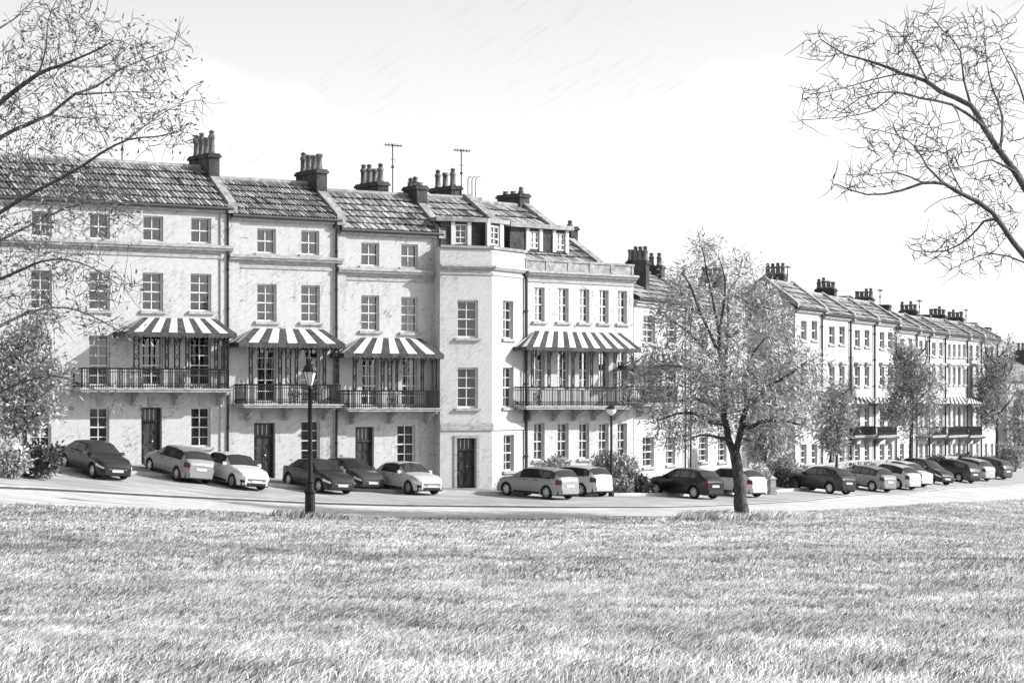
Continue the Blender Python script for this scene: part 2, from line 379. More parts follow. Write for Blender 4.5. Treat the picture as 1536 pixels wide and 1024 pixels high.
    def course(s, x0, x1, py, prof, name='cornice', m='trim', over=.0):
        u0 = s.loc(x0, 600)[0]-over; u1 = s.loc(x1, 600)[0]+over; z = s.loc((x0+x1)/2, py)[1]; b = MB()
        pts = [(0.05, prof[0][1])]+prof+[(0.05, prof[-1][1])]
        b.grid([[(u0, -p, z+h) for p, h in pts], [(u1, -p, z+h) for p, h in pts]])
        b.face([(u0, -p, z+h) for p, h in pts]); b.face([(u1, -p, z+h) for p, h in pts][::-1])
        return s.put(b, name, M[m])
    def pipe(s, x, y0, y1, r=.055, off=-.12):
        u, z0 = s.loc(x, y0, off); z1 = s.loc(x, y1, off)[1]; b = MB()
        b.tube([(u, off, z1), (u, off, z0)], r, 8); z = z1
        b.box(u-.13, u+.13, off-.1, off+.13, z0-.28, z0)
        while z < z0: b.tube([(u, off, z-.04), (u, off, z+.04)], r*1.5, 8); b.box(u-.03, u+.03, off, .02, z-.02, z+.02); z += 1.8
        s.put(b, 'drainpipe', M['pipe'])
    def awning(s, t0, t1, ty, b0, b1, by, p=1.35, n=15, drop=.24, posts=(), rail_py=None, hang=0.04):
        a0, zt = s.loc(t0, ty, -.03); a1, _ = s.loc(t1, ty, -.03); c0, zb = s.loc(b0, by, -p); c1, _ = s.loc(b1, by, -p); b = MB()
        c0w, c1w = c0, c1; th = .025
        def P(u, t, top): return None
        def quad(q, m):
            low = [(x, y, z-th) for x, y, z in q]; i = len(b.v)
            b.hexa(low+q, m)
        for k in range(n):
            f0, f1 = k/n, (k+1)/n; m = k % 2
            quad([(c0+(c1-c0)*f0, -p, zb), (c0+(c1-c0)*f1, -p, zb), (a0+(a1-a0)*f1, -.03, zt), (a0+(a1-a0)*f0, -.03, zt)], m)
        for (A, C) in ((a0, c0), (a1, c1)):
            for k in range(4):
                f0, f1 = k/4, (k+1)/4; y0, y1 = -p+(p-.03)*f0, -p+(p-.03)*f1
                q = [(C, y0, zb), (C, y1, zb), (A, -.03, zt), (A, -.03, zt)]
                b.face(q[:3], (k+1) % 2); b.face([(x, y, z-th) for x, y, z in q[:3]], (k+1) % 2)
        aw = s.put(b, 'awning', [M['stripe_d'], M['stripe_w']])
        v = MB(); nn = n*2
        def val(pa, pb, k):
            (x0, y0), (x1, y1) = pa, pb; dx, dy = x1-x0, y1-y0; ln = math.hypot(dx, dy); ox, oy = -dy/ln*.012, dx/ln*.012
            pts = [(0, 0), (1, 0), (1, -.7), (.75, -.93), (.5, -1), (.25, -.93), (0, -.7)]; m = 0
            A = [(x0+dx*t+ox, y0+dy*t+oy, zb-.002+h*drop) for t, h in pts]; B = [(x0+dx*t-ox, y0+dy*t-oy, zb-.002+h*drop) for t, h in pts]
            v.face(A, m); v.face(B[::-1], m); v.grid([A[2:], B[2:]], m)
        for k in range(nn): val((c0+(c1-c0)*k/nn, -p), (c0+(c1-c0)*(k+1)/nn, -p), k)
        for C in (c0, c1):
            for k in range(6): val((C, -p+(p-.03)*k/6), (C, -p+(p-.03)*(k+1)/6), k)
        s.put(v, 'valance', [M['stripe_d'], M['stripe_w']], aw)
        if rail_py is not None:
            for (xa, kindp) in posts:
                u = s.loc(xa, 600, -1.1)[0]; zr = s.loc(xa, rail_py, -1.1)[1]; q = MB(); zt2 = zb+(zt-zb)*(1-1.1/p)*.9-.04
                q.tube([(u, -1.1, zr), (u, -1.1, zt2)], .036, 6)
                if kindp:
                    w_ = .30*kindp; q.tube([(u+w_, -1.1, zr), (u+w_, -1.1, zt2)], .032, 6); H = zt2-zr
                    for ph in (0, 1):
                        pts = [(u+w_*(.5+.46*math.sin(ph*math.pi+t/14*3*math.pi)), -1.1+.01*ph, zr+H*t/14) for t in range(15)]
                        q.tube(pts, .02, 4)
                    for t in range(1, 4): q.tube([(u, -1.1, zr+H*t/4), (u+w_, -1.1, zr+H*t/4)], .02, 4)
                    # quarter bracket under the canopy
                    sg = 1 if kindp > 0 else -1
                    q.tube([(u+w_, -1.1, zr+H*.62), (u+w_+sg*.1, -1.1, zr+H*.8), (u+w_+sg*.3, -1.1, zr+H*.93), (u+w_+sg*.55, -1.1, zt2)], .026, 4)
                s.put(q, 'awning_post', M['iron'], aw)
        return aw
    def balcony(s, x0, x1, ysl, yrail, p=1.2, brackets=(), ornament=(), th=.16):
        u0, zt = s.loc(x0, ysl, -p); u1, _ = s.loc(x1, ysl, -p); _, zr = s.loc((x0+x1)/2, yrail, -p+.07)
        b = MB(); b.box(u0-.08, u1+.08, -p-.06, -.002, zt-.06, zt); b.box(u0, u1, -p, -.002, zt-th, zt-.06); bal = s.put(b, 'balcony', M['trim'])
        r = MB(); y = -p+.07; a0, a1 = u0+.07, u1-.07; zb = zt+.1
        for (A, B) in (((a0, y), (a1, y)), ((a0, y), (a0, 0)), ((a1, y), (a1, 0))):
            ln = math.hypot(B[0]-A[0], B[1]-A[1]); n = max(2, int(ln/.11))
            for z, rr in ((zr, .038), (zb, .026), (zr-.14, .018)): r.tube([(*A, z), (*B, z)], rr, 6)
            for k in range(n+1):
                t = k/n; x_, y_ = A[0]+(B[0]-A[0])*t, A[1]+(B[1]-A[1])*t; r.tube([(x_, y_, zt), (x_, y_, zr)], .018 if k % 8 else .03, 4)
                if k < n:
                    x2, y2 = A[0]+(B[0]-A[0])*(t+.5/n), A[1]+(B[1]-A[1])*(t+.5/n)
                    r.tube([(x_, y_, zb+.02), (x2, y2, zb+.14), (A[0]+(B[0]-A[0])*(t+1/n), A[1]+(B[1]-A[1])*(t+1/n), zb+.02)], .014, 3)
        for xo in ornament:
            uo = s.loc(xo, 600, y)[0]; H = zr-zt
            for rad in (.28, .17, .08): r.tube([(uo+rad*math.cos(a), y-.02, zt+H*.5+rad*1.15*math.sin(a)) for a in np.linspace(0, 6.283, 15)], .02, 4)
            for a in np.linspace(0, 3.1416, 5)[:-1]: r.tube([(uo-.26*math.cos(a), y-.02, zt+H*.5-.3*math.sin(a)), (uo+.26*math.cos(a), y-.02, zt+H*.5+.3*math.sin(a))], .014, 4)
        s.put(r, 'railing', M['iron'], bal)
        for xb in brackets:
            ub = s.loc(xb, 600, -.4)[0]; q = MB(); prof = [(0, 0), (-.95, 0), (-.95, -.1), (-.7, -.16), (-.45, -.3), (-.28, -.5), (-.1, -.58), (0, -.6)]
            A = [(ub-.09, yy, zt-th-.003+zz) for yy, zz in prof]; B = [(ub+.09, yy, zt-th-.003+zz) for yy, zz in prof]
            q.face(A); q.face(B[::-1]); q.grid([A+[A[0]], B+[B[0]]]); s.put(q, 'bracket', M['trim'], bal)
        return bal
    def stack(s, px, py_top, y0, y1, w=.6, h=2.0, pots=4, pot_h=.75, uo=None, low=False, far=False, name='chimney'):
        u, z = s.loc(px, py_top, (y0+y1)/2)
        if uo is not None: u = uo
        b = MB(); b.box(u-w/2, u+w/2, y0, y1, z-h, z-.2); b.box(u-w/2-.07, u+w/2+.07, y0-.07, y1+.07, z-.2, z-.08); b.box(u-w/2-.02, u+w/2+.02, y0-.02, y1+.02, z-.08, z)
        c = s.put(b, name, M['soot'])
        for k in range(pots):
            y = y0+(y1-y0)*(k+.5)/pots; q = MB(); hh = pot_h*random.uniform(.88, 1.08); r = .15
            if low: hh = pot_h*random.uniform(.7, 1.2)
            q.lathe([(r*1.15, 0), (r*1.15, .08), (r, .1), (r*.9, hh*.75), (r*1.12, hh*.8), (r*1.15, hh*.93), (r*.95, hh), (r*.7, hh), (r*.65, hh-.2)], (u, y, z-.002), 10)
            if random.random() < .5: q.lathe([(r*.75, hh*.99), (r*.75, hh+.14), (r*1.1, hh+.15), (.02, hh+.24)], (u, y, z), 8)
            s.put(q, 'chimney_pot', M['pot'], c, smooth=True)
        return c
    def aerial(s, px, py0, py1, y, arms=6, name='aerial'):
        u, z0 = s.loc(px, py0, y); z1 = s.loc(px, py1, y)[1]; b = MB()
        b.tube([(u, y, z0-.4), (u, y, z1)], .028, 6); b.tube([(u-.42, y, z1-.05), (u+.5, y, z1-.09)], .02, 5)
        for k in range(arms): t = -.4+.88*k/(arms-1); b.tube([(u+t, y-.22, z1-.07), (u+t, y+.22, z1-.07)], .012, 4); b.tube([(u+t, y, z1-.14), (u+t, y, z1+.03)], .018, 4)
        b.tube([(u-.12, y, (z0+2*z1)/3), (u+.14, y, (z0+2*z1)/3)], .018, 4); b.box(u-.05, u+.05, y-.05, y+.05, (z0+z1)/2-.06, (z0+z1)/2+.06)
        s.put(b, name, M['iron'])

def tiles(b, A, U, V, width, slope, nc, nr, stagger=True, jit=.02, lo=0, hi=1, skew=0.0):
    A = Vector(A); U = Vector(U).normalized(); V = Vector(V).normalized(); Nn = U.cross(V).normalized()
    if Nn.z < 0: Nn = -Nn
    rw = slope/nr; cw = width/nc
    for r in range(nr):
        off = (.5 if (stagger and r % 2) else 0)*cw; c = -1 if off else 0; x = -cw+off if off else 0
        while x < width-1e-4:
            w = cw*random.uniform(.88, 1.12); x0 = max(0, x); x1 = min(width, x+w); x += w
            if x1-x0 < .04: continue
            g = .035; v0 = rw*r-.05; v1 = min(slope, rw*(r+1)+.06); l = random.uniform(-jit, jit)
            p = lambda uu, vv, hh: A+U*(uu+skew*vv)+V*vv+Nn*hh
            h0 = .15+l; h1 = .03; sh = lo+(hi-lo)*(.3+.5*random.random()) if random.random() < .88 else lo+(hi-lo)*random.random()
            lo4 = [p(x0+g, v0, h0-.045), p(x1-g, v0, h0-.045), p(x1-g, v1, h1-.02), p(x0+g, v1, h1-.02)]
            up4 = [p(x0+g, v0, h0), p(x1-g, v0, h0), p(x1-g, v1, h1), p(x0+g, v1, h1)]
            b.hexa(lo4+up4, 0, sh)
def slab(b, p4, th, m=0):
    p4 = [Vector(p) for p in p4]; n = (p4[1]-p4[0]).cross(p4[3]-p4[0]).normalized()
    if n.z < 0: n = -n
    b.hexa([p-n*th for p in p4]+p4, m)
def beam(b, p, q, w, h, m=0):                           # a sloping bar, w across u, h up
    p, q = Vector(p), Vector(q)
    b.hexa([(p.x-w/2,p.y,p.z),(p.x+w/2,p.y,p.z),(q.x+w/2,q.y,q.z),(q.x-w/2,q.y,q.z),(p.x-w/2,p.y,p.z+h),(p.x+w/2,p.y,p.z+h),(q.x+w/2,q.y,q.z+h),(q.x-w/2,q.y,q.z+h)], m)

def house(label, px0, D0, VP, px1, eave_py, ridge_py, ridge_in, depth, nc, nr, tile='tile', wallm='stucco', stagger=False, group=None, name='terraced_house', cope='right', ridge_px=None, over=.22, skew=0.0, copw=.42):
    p = Panel(px0, D0, VP, px1, 0.0)
    pr = at(px0, 600, D0); p1 = at(px1, 600, p.D(px1)); zb = min(T(pr.x, pr.y), T(p1.x, p1.y))-.5
    p = Panel(px0, D0, VP, px1, zb); p.root = thing(name, label, 'house', p.W, group)
    xm = (px0+px1)/2; p.ze = p.loc(xm, eave_py)[1]; p.rin = ridge_in; p.zr = p.loc(ridge_px or xm, ridge_py, ridge_in)[1]; p.depth = depth; p.wm = wallm
    W = p.w; b = MB(); sl = Vector((0, ridge_in+over, p.zr-p.ze)); L = sl.length
    tiles(b, (0, -over, p.ze+.02), (1, 0, 0), sl, W, L, nc, nr, stagger, skew=skew)
    ro = p.put(b, 'roof', M[tile], shade=True)
    u = MB(); slab(u, [(0,-over,p.ze+.02),(W,-over,p.ze+.02),(W,ridge_in,p.zr+.02),(0,ridge_in,p.zr+.02)], .08)
    zk = p.zr-(depth-ridge_in)*.55; slab(u, [(0,ridge_in,p.zr+.02),(W,ridge_in,p.zr+.02),(W,depth+.2,zk),(0,depth+.2,zk)], .08); p.put(u, 'roof_deck', M['under'], ro)
    r = MB(); r.tube([(0, ridge_in, p.zr+.07), (W, ridge_in, p.zr+.07)], .13, 8); p.put(r, 'ridge', M['coping'], ro)
    g = MB(); g.tube([(-.02, -over-.05, p.ze-.02), (W+.02, -over-.05, p.ze-.02)], .085, 8); p.put(g, 'gutter', M['pipe'])
    e = MB(); e.box(0, W, -over+.02, -.002, p.ze-.2, p.ze-.07); p.put(e, 'eaves_board', M['trim'])
    def side(mb):
        for q in (0, W):
            pts = [(q,0,0),(q,0,p.ze),(q,ridge_in,p.zr),(q,depth,zk),(q,depth,0)]; mb.face(pts)
        mb.face([(0,depth,0),(W,depth,0),(W,depth,zk),(0,depth,zk)])
    p.side = side; p.zk = zk
    sides = [W] if cope == 'right' else ([0, W] if cope == 'both' else [])
    for q in sides:
        c = MB(); beam(c, (q, -over-.04, p.ze-.02), (q, ridge_in, p.zr-.02), copw, .3); beam(c, (q, ridge_in, p.zr-.02), (q, depth, zk-.02), copw, .3)
        c.box(q-copw/2-.03, q+copw/2+.03, -over-.1, .3, p.ze-.22, p.ze+.16); p.put(c, 'coping', M['coping'])
    return p
def close(p, z1=None):
    p.wall('wall', M[p.wm], 0, p.w, 0, z1 or p.ze, p.open, extra=p.side)

SL = lambda px: F*5340/(31*(6000-px))                   # plan line of the upper terrace
CORN = [(.06, -.2), (.09, -.1), (.22, -.06), (.26, .04), (.3, .05), (.3, .16), (.06, .2)]
BAND = [(.05, -.06), (.05, .06)]
GR_L = 'houses of the upper terrace'

# --- house 1 ---------------------------------------------------------------
h = house('tallest cream house at the upper end, behind the bare tree, with the longest tiled roof', -60, SL(-60), 6000, 345, 303, 244, 2.55, 8, 62, 6, 'tile', group=GR_L, skew=.0)
for x0, x1 in ((48,78),(135,165),(215,245),(287,317)):
    d = (x0-215)*.042
    h.window(x0, x1, 324+d, 362+d, 2, 2)
    h.window(x0-1, x1, 409+d*.5, 466+d*.3, 2, 4)
    h.window(x0-1, x1, 503, 578, 2, 5, sill=False)
    if x0 != 215: h.window(x0, x1-1, 611, 670, 2, 4); h.keystone((x0+x1)/2, 609)
h.door(212, 243, 611, 697); h.keystone(227, 609)
h.course(-60, 345, 367, CORN, over=.05); h.course(-60, 345, 379, BAND, 'string_course')
b = MB(); u0 = h.loc(330, 600)[0]; b.box(u0, h.w-.002, -.07, .02, 0, h.ze-.2); h.put(b, 'pilaster', M['stucco'])
h.balcony(122, 346, 582, 553, brackets=(205, 268, 333), ornament=(270,))
h.awning(215, 324, 476, 188, 355, 497, posts=((201, .8), (248, .5), (262, .8), (279, .5), (322, .5), (333, .3), (342, -.5)), rail_py=553, n=13)
h.balcony
h.stack(309, 233, h.rin-.95, h.rin+1.15, .55, 2.0, 4, .82, uo=h.w)
h.aerial(183, 244, 205, h.rin, 4)
h.pipe(342, 312, 700)
close(h); H1 = h
# --- house 2 ---------------------------------------------------------------
h = house('second cream house of the upper terrace, its balcony directly behind the black lamp post', 345, SL(345), 6000, 508, 327, 276, 2.55, 8, 34, 6, 'tile', group=GR_L)
for x0, x1 in ((386,415),(452,480)):
    d = (x0-386)*.045
    h.window(x0, x1-1, 343+d, 380+d*.8, 2, 2); h.window(x0, x1, 426+d*.6, 482+d*.4, 2, 4); h.window(x0, x1, 520, 603, 2, 5, sill=False)
h.window(452, 480, 631, 690, 2, 4); h.keystone(466, 629); h.door(381, 413, 634, 717); h.keystone(397, 631)
h.course(345, 508, 390, CORN, over=.12); h.course(345, 508, 402, BAND, 'string_course')
b = MB(); b.box(.002, h.loc(358, 600)[0], -.07, .02, 0, h.ze-.2); u0 = h.loc(500, 600)[0]; b.box(u0, h.w-.002, -.07, .02, 0, h.ze-.2); h.put(b, 'pilaster', M['stucco'])
h.balcony(367, 513, 606, 577, brackets=(376, 432, 492), ornament=(440,))
h.awning(381, 485, 492, 358, 518, 513, posts=((374, .5), (418, .5), (429, .8), (443, .4), (485, .4), (508, -.8)), rail_py=577, n=11)
h.stack(458, 256, h.rin-.95, h.rin+1.15, .55, 2.0, 4, .8, uo=h.w)
h.pipe(505, 333, 722); close(h)
# --- house 3 ---------------------------------------------------------------
h = house('third cream house of the upper terrace, joined to the bay house, with slabbed roof', 508, SL(508), 6000, 660, 348, 294, 2.55, 8, 17, 6, 'slate', stagger=True, group=GR_L)
for x0, x1 in ((542,569),(602,627)):
    d = (x0-542)*.04
    h.window(x0, x1, 364+d, 399+d, 2, 2); h.window(x0, x1, 443+d, 496+d, 2, 4); h.window(x0+1, x1-1, 534, 608, 2, 5, sill=False)
h.window(596, 623, 637, 695, 2, 4); h.door(533, 561, 640, 729)
h.course(508, 660, 409, CORN, over=.12); h.course(508, 660, 420, BAND, 'string_course')
b = MB(); b.box(.002, h.loc(518, 600)[0], -.07, .02, 0, h.ze-.2); u0 = h.loc(650, 600)[0]; b.box(u0, h.w-.002, -.07, .02, 0, h.ze-.2); h.put(b, 'pilaster', M['stucco'])
h.balcony(523, 662, 612, 586, brackets=(533, 590, 645), ornament=(588,))
h.awning(542, 631, 506, 516, 666, 529, posts=((530, .5), (572, .5), (582, .7), (594, .3), (632, .4), (655, -.8)), rail_py=586, n=11)
h.stack(558, 275, h.rin+.2, h.rin+2.4, .6, 2.2, 4, .78); h.stack(612, 279, h.rin-.9, h.rin+.4, .6, 2.0, 3, .22, uo=h.w, low=True)
h.aerial(589, 285, 216, h.rin+.6)
close(h)
# --- bay house -------------------------------------------------------------
D0 = 112.0; p0 = at(660, 600, D0); zb = T(p0.x, p0.y)-.5
P1 = Panel(660, D0, 9000, 738, zb); D1 = P1.D(738); P2 = Panel(738, D1, 2600, 788, zb); D2 = P2.D(788)
P1.root = P2.root = thing('bay_house', 'stucco house with canted bay front, dark door at its foot and attic dormers', 'house', P1.W)
zt = P1.loc(700, 371)[1]
P1.window(686, 717, 450, 507, 2, 4, fr=.08); P1.window(686, 717, 551, 612, 2, 4, fr=.08); P1.door(685, 714, 656, 732)
P2.window(754.5, 770, 451, 508, 2, 4); P2.window(754.5, 770, 551, 611, 2, 4); P2.window(755.5, 771, 652, 706, 2, 4)
b = MB(); u0, u1, z0, z1 = P1.rect(681, 718.5, 653, 734); b.box(u0, u0+.14, -.05, .01, z0, z1-.12); b.box(u1-.14, u1, -.05, .01, z0, z1-.12); b.box(u0, u1, -.06, .01, z1-.12, z1+.02); P1.put(b, 'door_surround', M['trim'])
Wi = P1.W.inverted(); e2 = Wi@P2.W@Vector((P2.w, 0, 0)); bk = [e2+Vector((.2, 7.5, 0)), Vector((-.0, 8, 0))]
def sides(b):
    pts = [Vector((P1.w, 0, 0)), e2, bk[0], bk[1], Vector((0, 0, 0))]
    for a, c in zip(pts[1:], pts[2:]): b.face([(a.x,a.y,0),(c.x,c.y,0),(c.x,c.y,zt),(a.x,a.y,zt)])
P1.wall('wall', M['stucco_shade_side'], 0, P1.w, 0, zt, P1.open, extra=sides); P2.wall('wall', M['stucco_white'], 0, P2.w, 0, zt, P2.open)  # one stucco in two tones, sun and shade coloured per face
for P, o in ((P1, .0), (P2, .0)):
    for nm, py, prof in (('cornice', 401, [(.05, -.12), (.14, -.08), (.2, .0), (.24, .02), (.24, .1), (.05, .14)]), ('string_course', 640, [(.07, -.17), (.07, .15), (.03, .18)]), ('string_course', 410, BAND), ('parapet_coping', 372, [(.08, -.02), (.1, .0), (.1, .12), (-.1, .14)])):
        zz = P1.loc(700, py)[1]; q = MB(); pts = [(0.04, prof[0][1])]+prof+[(0.04, prof[-1][1])]; ua, ub = -.02 if P is P2 else 0, P.w+.05
        q.grid([[(ua, -a, zz+c) for a, c in pts], [(ub, -a, zz+c) for a, c in pts]]); q.face([(ub, -a, zz+c) for a, c in pts][::-1]); q.face([(ua, -a, zz+c) for a, c in pts])
        P.put(q, nm, M['trim' if P is P1 else 'stucco_white'] if nm != 'parapet_coping' else M['lead'])  # courses on the sunward face take the lit tone too
# roof of the bay house: a deck at the parapet, an attic storey with dormer windows, a slated slope behind
b = MB(); b.face([(0, .0, zt-.12), (P1.w, .0, zt-.12), (e2.x, e2.y, zt-.12), (bk[0].x, bk[0].y, zt-.12), (bk[1].x, bk[1].y, zt-.12)]); P1.put(b, 'roof_deck', M['lead'])
P1.open = []; P2.open = []
yi = .55; za = zt-.1; zd = P1.loc(700, 333, yi)[1]; uL = P1.loc(661, 340, yi)[0]
at1 = P1.window(682, 700, 336.5, 366, 2, 3, y=yi, rec=.05, sill=False, parent=P1.root); 
P2.window(733.5, 748, 339, 368, 2, 3, y=.35, rec=.05, sill=False)
uE = P1.w-.12
P1.wall('attic', M['soot'], uL, uE, za, zd, P1.open, y=yi, rec=.1); u2e = P2.loc(757, 340, .35)[0]
P2.wall('attic', M['soot'], -.05, u2e, za, zd, P2.open, y=.35, rec=.1)
b = MB()
for (x0, x1, P, y) in ((676, 681.5, P1, yi), (700.5, 706, P1, yi), (729, 733, P2, .35), (748.5, 753, P2, .35)):
    a, c = P.loc(x0, 340, y)[0], P.loc(x1, 340, y)[0]; q = MB(); q.box(a, c, y-.09, y+.0, za+.05, zd-.02); P.put(q, 'dormer_frame', M['white'])
a1 = Wi@P2.W@Vector((u2e, .35, 0)); a0 = Vector((uE, yi, 0))
for nm, z0, z1, ov, m in (('attic_roof', zd, zd+.2, .22, 'lead'),):
    q = MB(); pts = [(uL-.3, yi-ov), (uE+.05, yi-ov), (a1.x+ov*1.2, a1.y-.05), (a1.x+.4, a1.y+3.5), (uL-.3, 4.2)]
    lo = [(x, y, z0) for x, y in pts]; hi = [(x, y, z1) for x, y in pts]; q.face(lo[::-1]); q.face(hi); q.grid([lo+[lo[0]], hi+[hi[0]]]); P1.put(q, nm, M[m])
q = MB(); q.face([(a1.x, a1.y, za), (a1.x+.3, a1.y+3.2, za), (a1.x+.3, a1.y+3.2, zd), (a1.x, a1.y, zd)]); q.face([(uL, yi, za), (uL, yi+3, za), (uL, yi+3, zd), (uL, yi, zd)]); P1.put(q, 'attic_cheek', M['soot'])
PR = Panel(618, SL(618)+1.2, 6000, 762, zb, P1.root)
def slope_roof(P, y0, y1, x0, x1, pye, pyr, nc, nr, copeside=True, xr=None, m='slate'):
    u0, ze = P.loc(x0, pye, y0); u1 = P.loc(x1, pye, y0)[0]; zr = P.loc(xr or x0+20, pyr, y1)[1]; v = Vector((0, y1-y0, zr-ze))
    b = MB(); tiles(b, (u0, y0, ze), (1, 0, 0), v, u1-u0, v.length, nc, nr, True); ro = P.put(b, 'roof', M[m], shade=True)
    q = MB(); slab(q, [(u0,y0,ze),(u1,y0,ze),(u1,y1,zr),(u0,y1,zr)], .1); slab(q, [(u0,y1,zr),(u1,y1,zr),(u1,y1+5,zr-2.6),(u0,y1+5,zr-2.6)], .1)
    for uu in (u0+.01, u1-.01): q.face([(uu,y0,ze-.1),(uu,y1,zr-.1),(uu,y1+5,zr-2.7),(uu,y1+5,ze-4),(uu,y0,ze-4)])
    P.put(q, 'roof_deck', M['under'], ro)
    q = MB(); q.tube([(u0,y1,zr+.07),(u1,y1,zr+.07)], .12, 8); P.put(q, 'ridge', M['coping'], ro)
    if copeside:
        c = MB(); beam(c, (u1, y0-.1, ze-.08), (u1, y1, zr), .45, .3); beam(c, (u1, y1, zr), (u1, y1+5, zr-2.6), .45, .3); P.put(c, 'coping', M['coping'], ro)
    return u1, zr
u1, zr = slope_roof(PR, 1.0, 5.0, 662, 765, 352, 297, 11, 6, xr=660)
PR.stack(668, 281, 5.2, 7.4, .6, 2.2, 3, .8); PR.aerial(692, 296, 224, 5.0)
b = MB(); u, z = PR.loc(708, 292, 5.0)
for k, dx in enumerate((-.25, 0, .22)): b.tube([(u+dx, 5, z-.5), (u+dx, 5, z+.75), (u+dx+.1, 5, z+.95), (u+dx+.3, 5, z+.85+.06*k)], .03, 5)
b.box(u-.5, u+.5, 4.8, 5.3, z-.7, z-.15); PR.put(b, 'flue_cowl', M['lead'])
# --- recess house ----------------------------------------------------------
p0 = at(788, 600, D2); p1 = at(950, 600, 121.5); zb = min(T(p0.x, p0.y), T(p1.x, p1.y))-.5
P = Panel(788, D2, 4500, 950, zb); P.root = thing('parapet_house', 'cream house with panelled parapet, five windows wide, one long striped awning across its balcony', 'house', P.W)
for (x0, x1, d) in ((801,817,0),(836.5,853,1.3),(869,884,2.6),(898.5,913,4),(926.5,940.5,5.2)):
    P.window(x0, x1, 431+d, 482+d*.6, 2, 4); P.window(x0, x1, 526+d*.3, 584, 2, 4, sill=False)
    P.window(x0, x1, 634+d*.1, 690-d*.9, 2, 4)
zt = P.loc(868, 392)[1]; zc = P.loc(868, 406)[1]
def side(mb):
    W = P.w
    for q in (0, W): mb.face([(q,0,0),(q,0,zt),(q,9,zt),(q,9,0)])
    mb.face([(0,9,0),(W,9,0),(W,9,zt),(0,9,zt)])
P.wall('wall', M['stucco'], 0, P.w, 0, zt-.66, P.open, extra=lambda mb: None)
b = MB(); side(b); P.put(b, 'wall', M['stucco'])
P.course(788, 950, 413, [(.05, -.25), (.1, -.15), (.22, -.1), (.28, 0), (.34, .02), (.34, .12), (.05, .16)], over=.1); P.course(788, 950, 424, BAND, 'string_course')
b = MB(); b.box(0, P.w, .0, .35, zt-.66, zt-.1); b.box(-.05, P.w+.05, -.06, .41, zt-.1, zt)
for k in range(6):
    c = P.w*k/5; b.box(max(0, c-.16), min(P.w, c+.16), -.04, 0, zt-.54, zt-.1)
P.put(b, 'parapet', M['coping'])
P.balcony(790, 946, 609, 581, p=1.3, brackets=(800, 838, 868, 898, 928), ornament=(806,))
P.awning(803, 931, 496, 790, 962, 519.5, p=1.4, n=19, drop=.2, posts=((797, .5), (822, .5), (840, .4), (858, .5), (886, .5), (905, .4), (921, .5), (950, -.5)), rail_py=581)
P.pipe(789.5, 405, 738, .075, -.16)
u1, zr = slope_roof(P, .55, 6.2, 772, 899, 391, 309, 14, 9, xr=760)
P.stack(770, 292, 6.0, 7.8, .7, 1.9, 3, .2, low=True); P.stack(855, 340, 2.6, 3.3, .5, 1.4, 1, .12, low=True, name='chimney')
pass
b = MB(); b.face([(0,.3,zt-.66),(P.w,.3,zt-.66),(P.w,9,zt-.66),(0,9,zt-.66)]); P.put(b, 'roof_deck', M['lead'])
P.open = []; yi = 1.2
P.window(793, 807.5, 347, 373, 2, 3, y=yi, rec=.05, sill=False); P.window(833, 846.5, 350, 376, 2, 3, y=yi, rec=.05, sill=False)
uL, za = P.loc(765, 377, yi)[0], P.loc(810, 378, yi)[1]; uE = P.loc(852, 378, yi)[0]; zd = P.loc(820, 344, yi)[1]
P.wall('attic', M['soot'], uL, uE, za, zd, P.open, y=yi, rec=.1)
for (x0, x1) in ((788, 792.5), (808, 812.5), (828, 832.5), (847, 851.5)):
    q = MB(); q.box(P.loc(x0, 0, yi)[0], P.loc(x1, 0, yi)[0], yi-.09, yi, za+.03, zd-.02); P.put(q, 'dormer_frame', M['white'])
q = MB(); q.box(uL-.2, uE+.15, yi-.3, yi+4.0, zd, zd+.22); P.put(q, 'attic_roof', M['lead'])
q = MB(); q.box(uE-.15, uE, yi+.01, yi+3.6, za, zd); q.box(uL, uL+.15, yi+.01, yi+3.6, za, zd); P.put(q, 'attic_cheek', M['soot'])
# --- two set-back houses behind the leafy tree ------------------------------
VPm = 2265; Dm = lambda px: 122*(VPm-951)/(VPm-px)
h = house('low cream house right of the parapet house, half hidden by the leafy tree', 951, Dm(951), VPm, 1033, 452, 410, 2.2, 8, 14, 6, 'slate', stagger=True, ridge_px=965)
for x0, x1 in ((965,983),(1000,1015)):
    h.window(x0, x1, 474, 515, 2, 4); h.window(x0-1, x1-1, 552, 596, 2, 4, sill=False); h.window(x0-1, x1-2, 655, 700-(x0-965)*.1, 2, 4)
h.stack(957, 391, .4, 1.5, .55, 2.6, 4, .62)
h.awning(968, 1012, 531, 960, 1022, 548, p=1.2, n=11, posts=((966, 0), (990, .4), (1012, 0)), rail_py=580); h.balcony(961, 1018, 604, 580, brackets=(966, 1006))
h.course(951, 1033, 462, [(.05, -.08), (.16, 0), (.16, .08), (.05, .1)]); h.stack(985, 400, h.rin-.7, h.rin+.7, .55, 1.8, 3, .5, uo=h.w); h.pipe(1028, 455, 720); close(h)
h = house('cream house mostly hidden behind the leafy tree, next to the gabled end house', 1033, Dm(1033), VPm, 1121, 470, 428, 2.2, 8, 14, 6, 'slate', stagger=True, ridge_px=1050)
for x0, x1 in ((1049,1062),(1077,1090)):
    h.window(x0, x1, 490, 526, 2, 4); h.window(x0, x1, 560, 600, 2, 4); h.window(x0, x1, 655, 692, 2, 4)
h.course(1033, 1121, 478, [(.05, -.08), (.16, 0), (.16, .08), (.05, .1)]); h.stack(1080, 416, h.rin-.7, h.rin+.7, .55, 1.8, 4, .5, uo=h.w); h.pipe(1036, 476, 716); close(h)
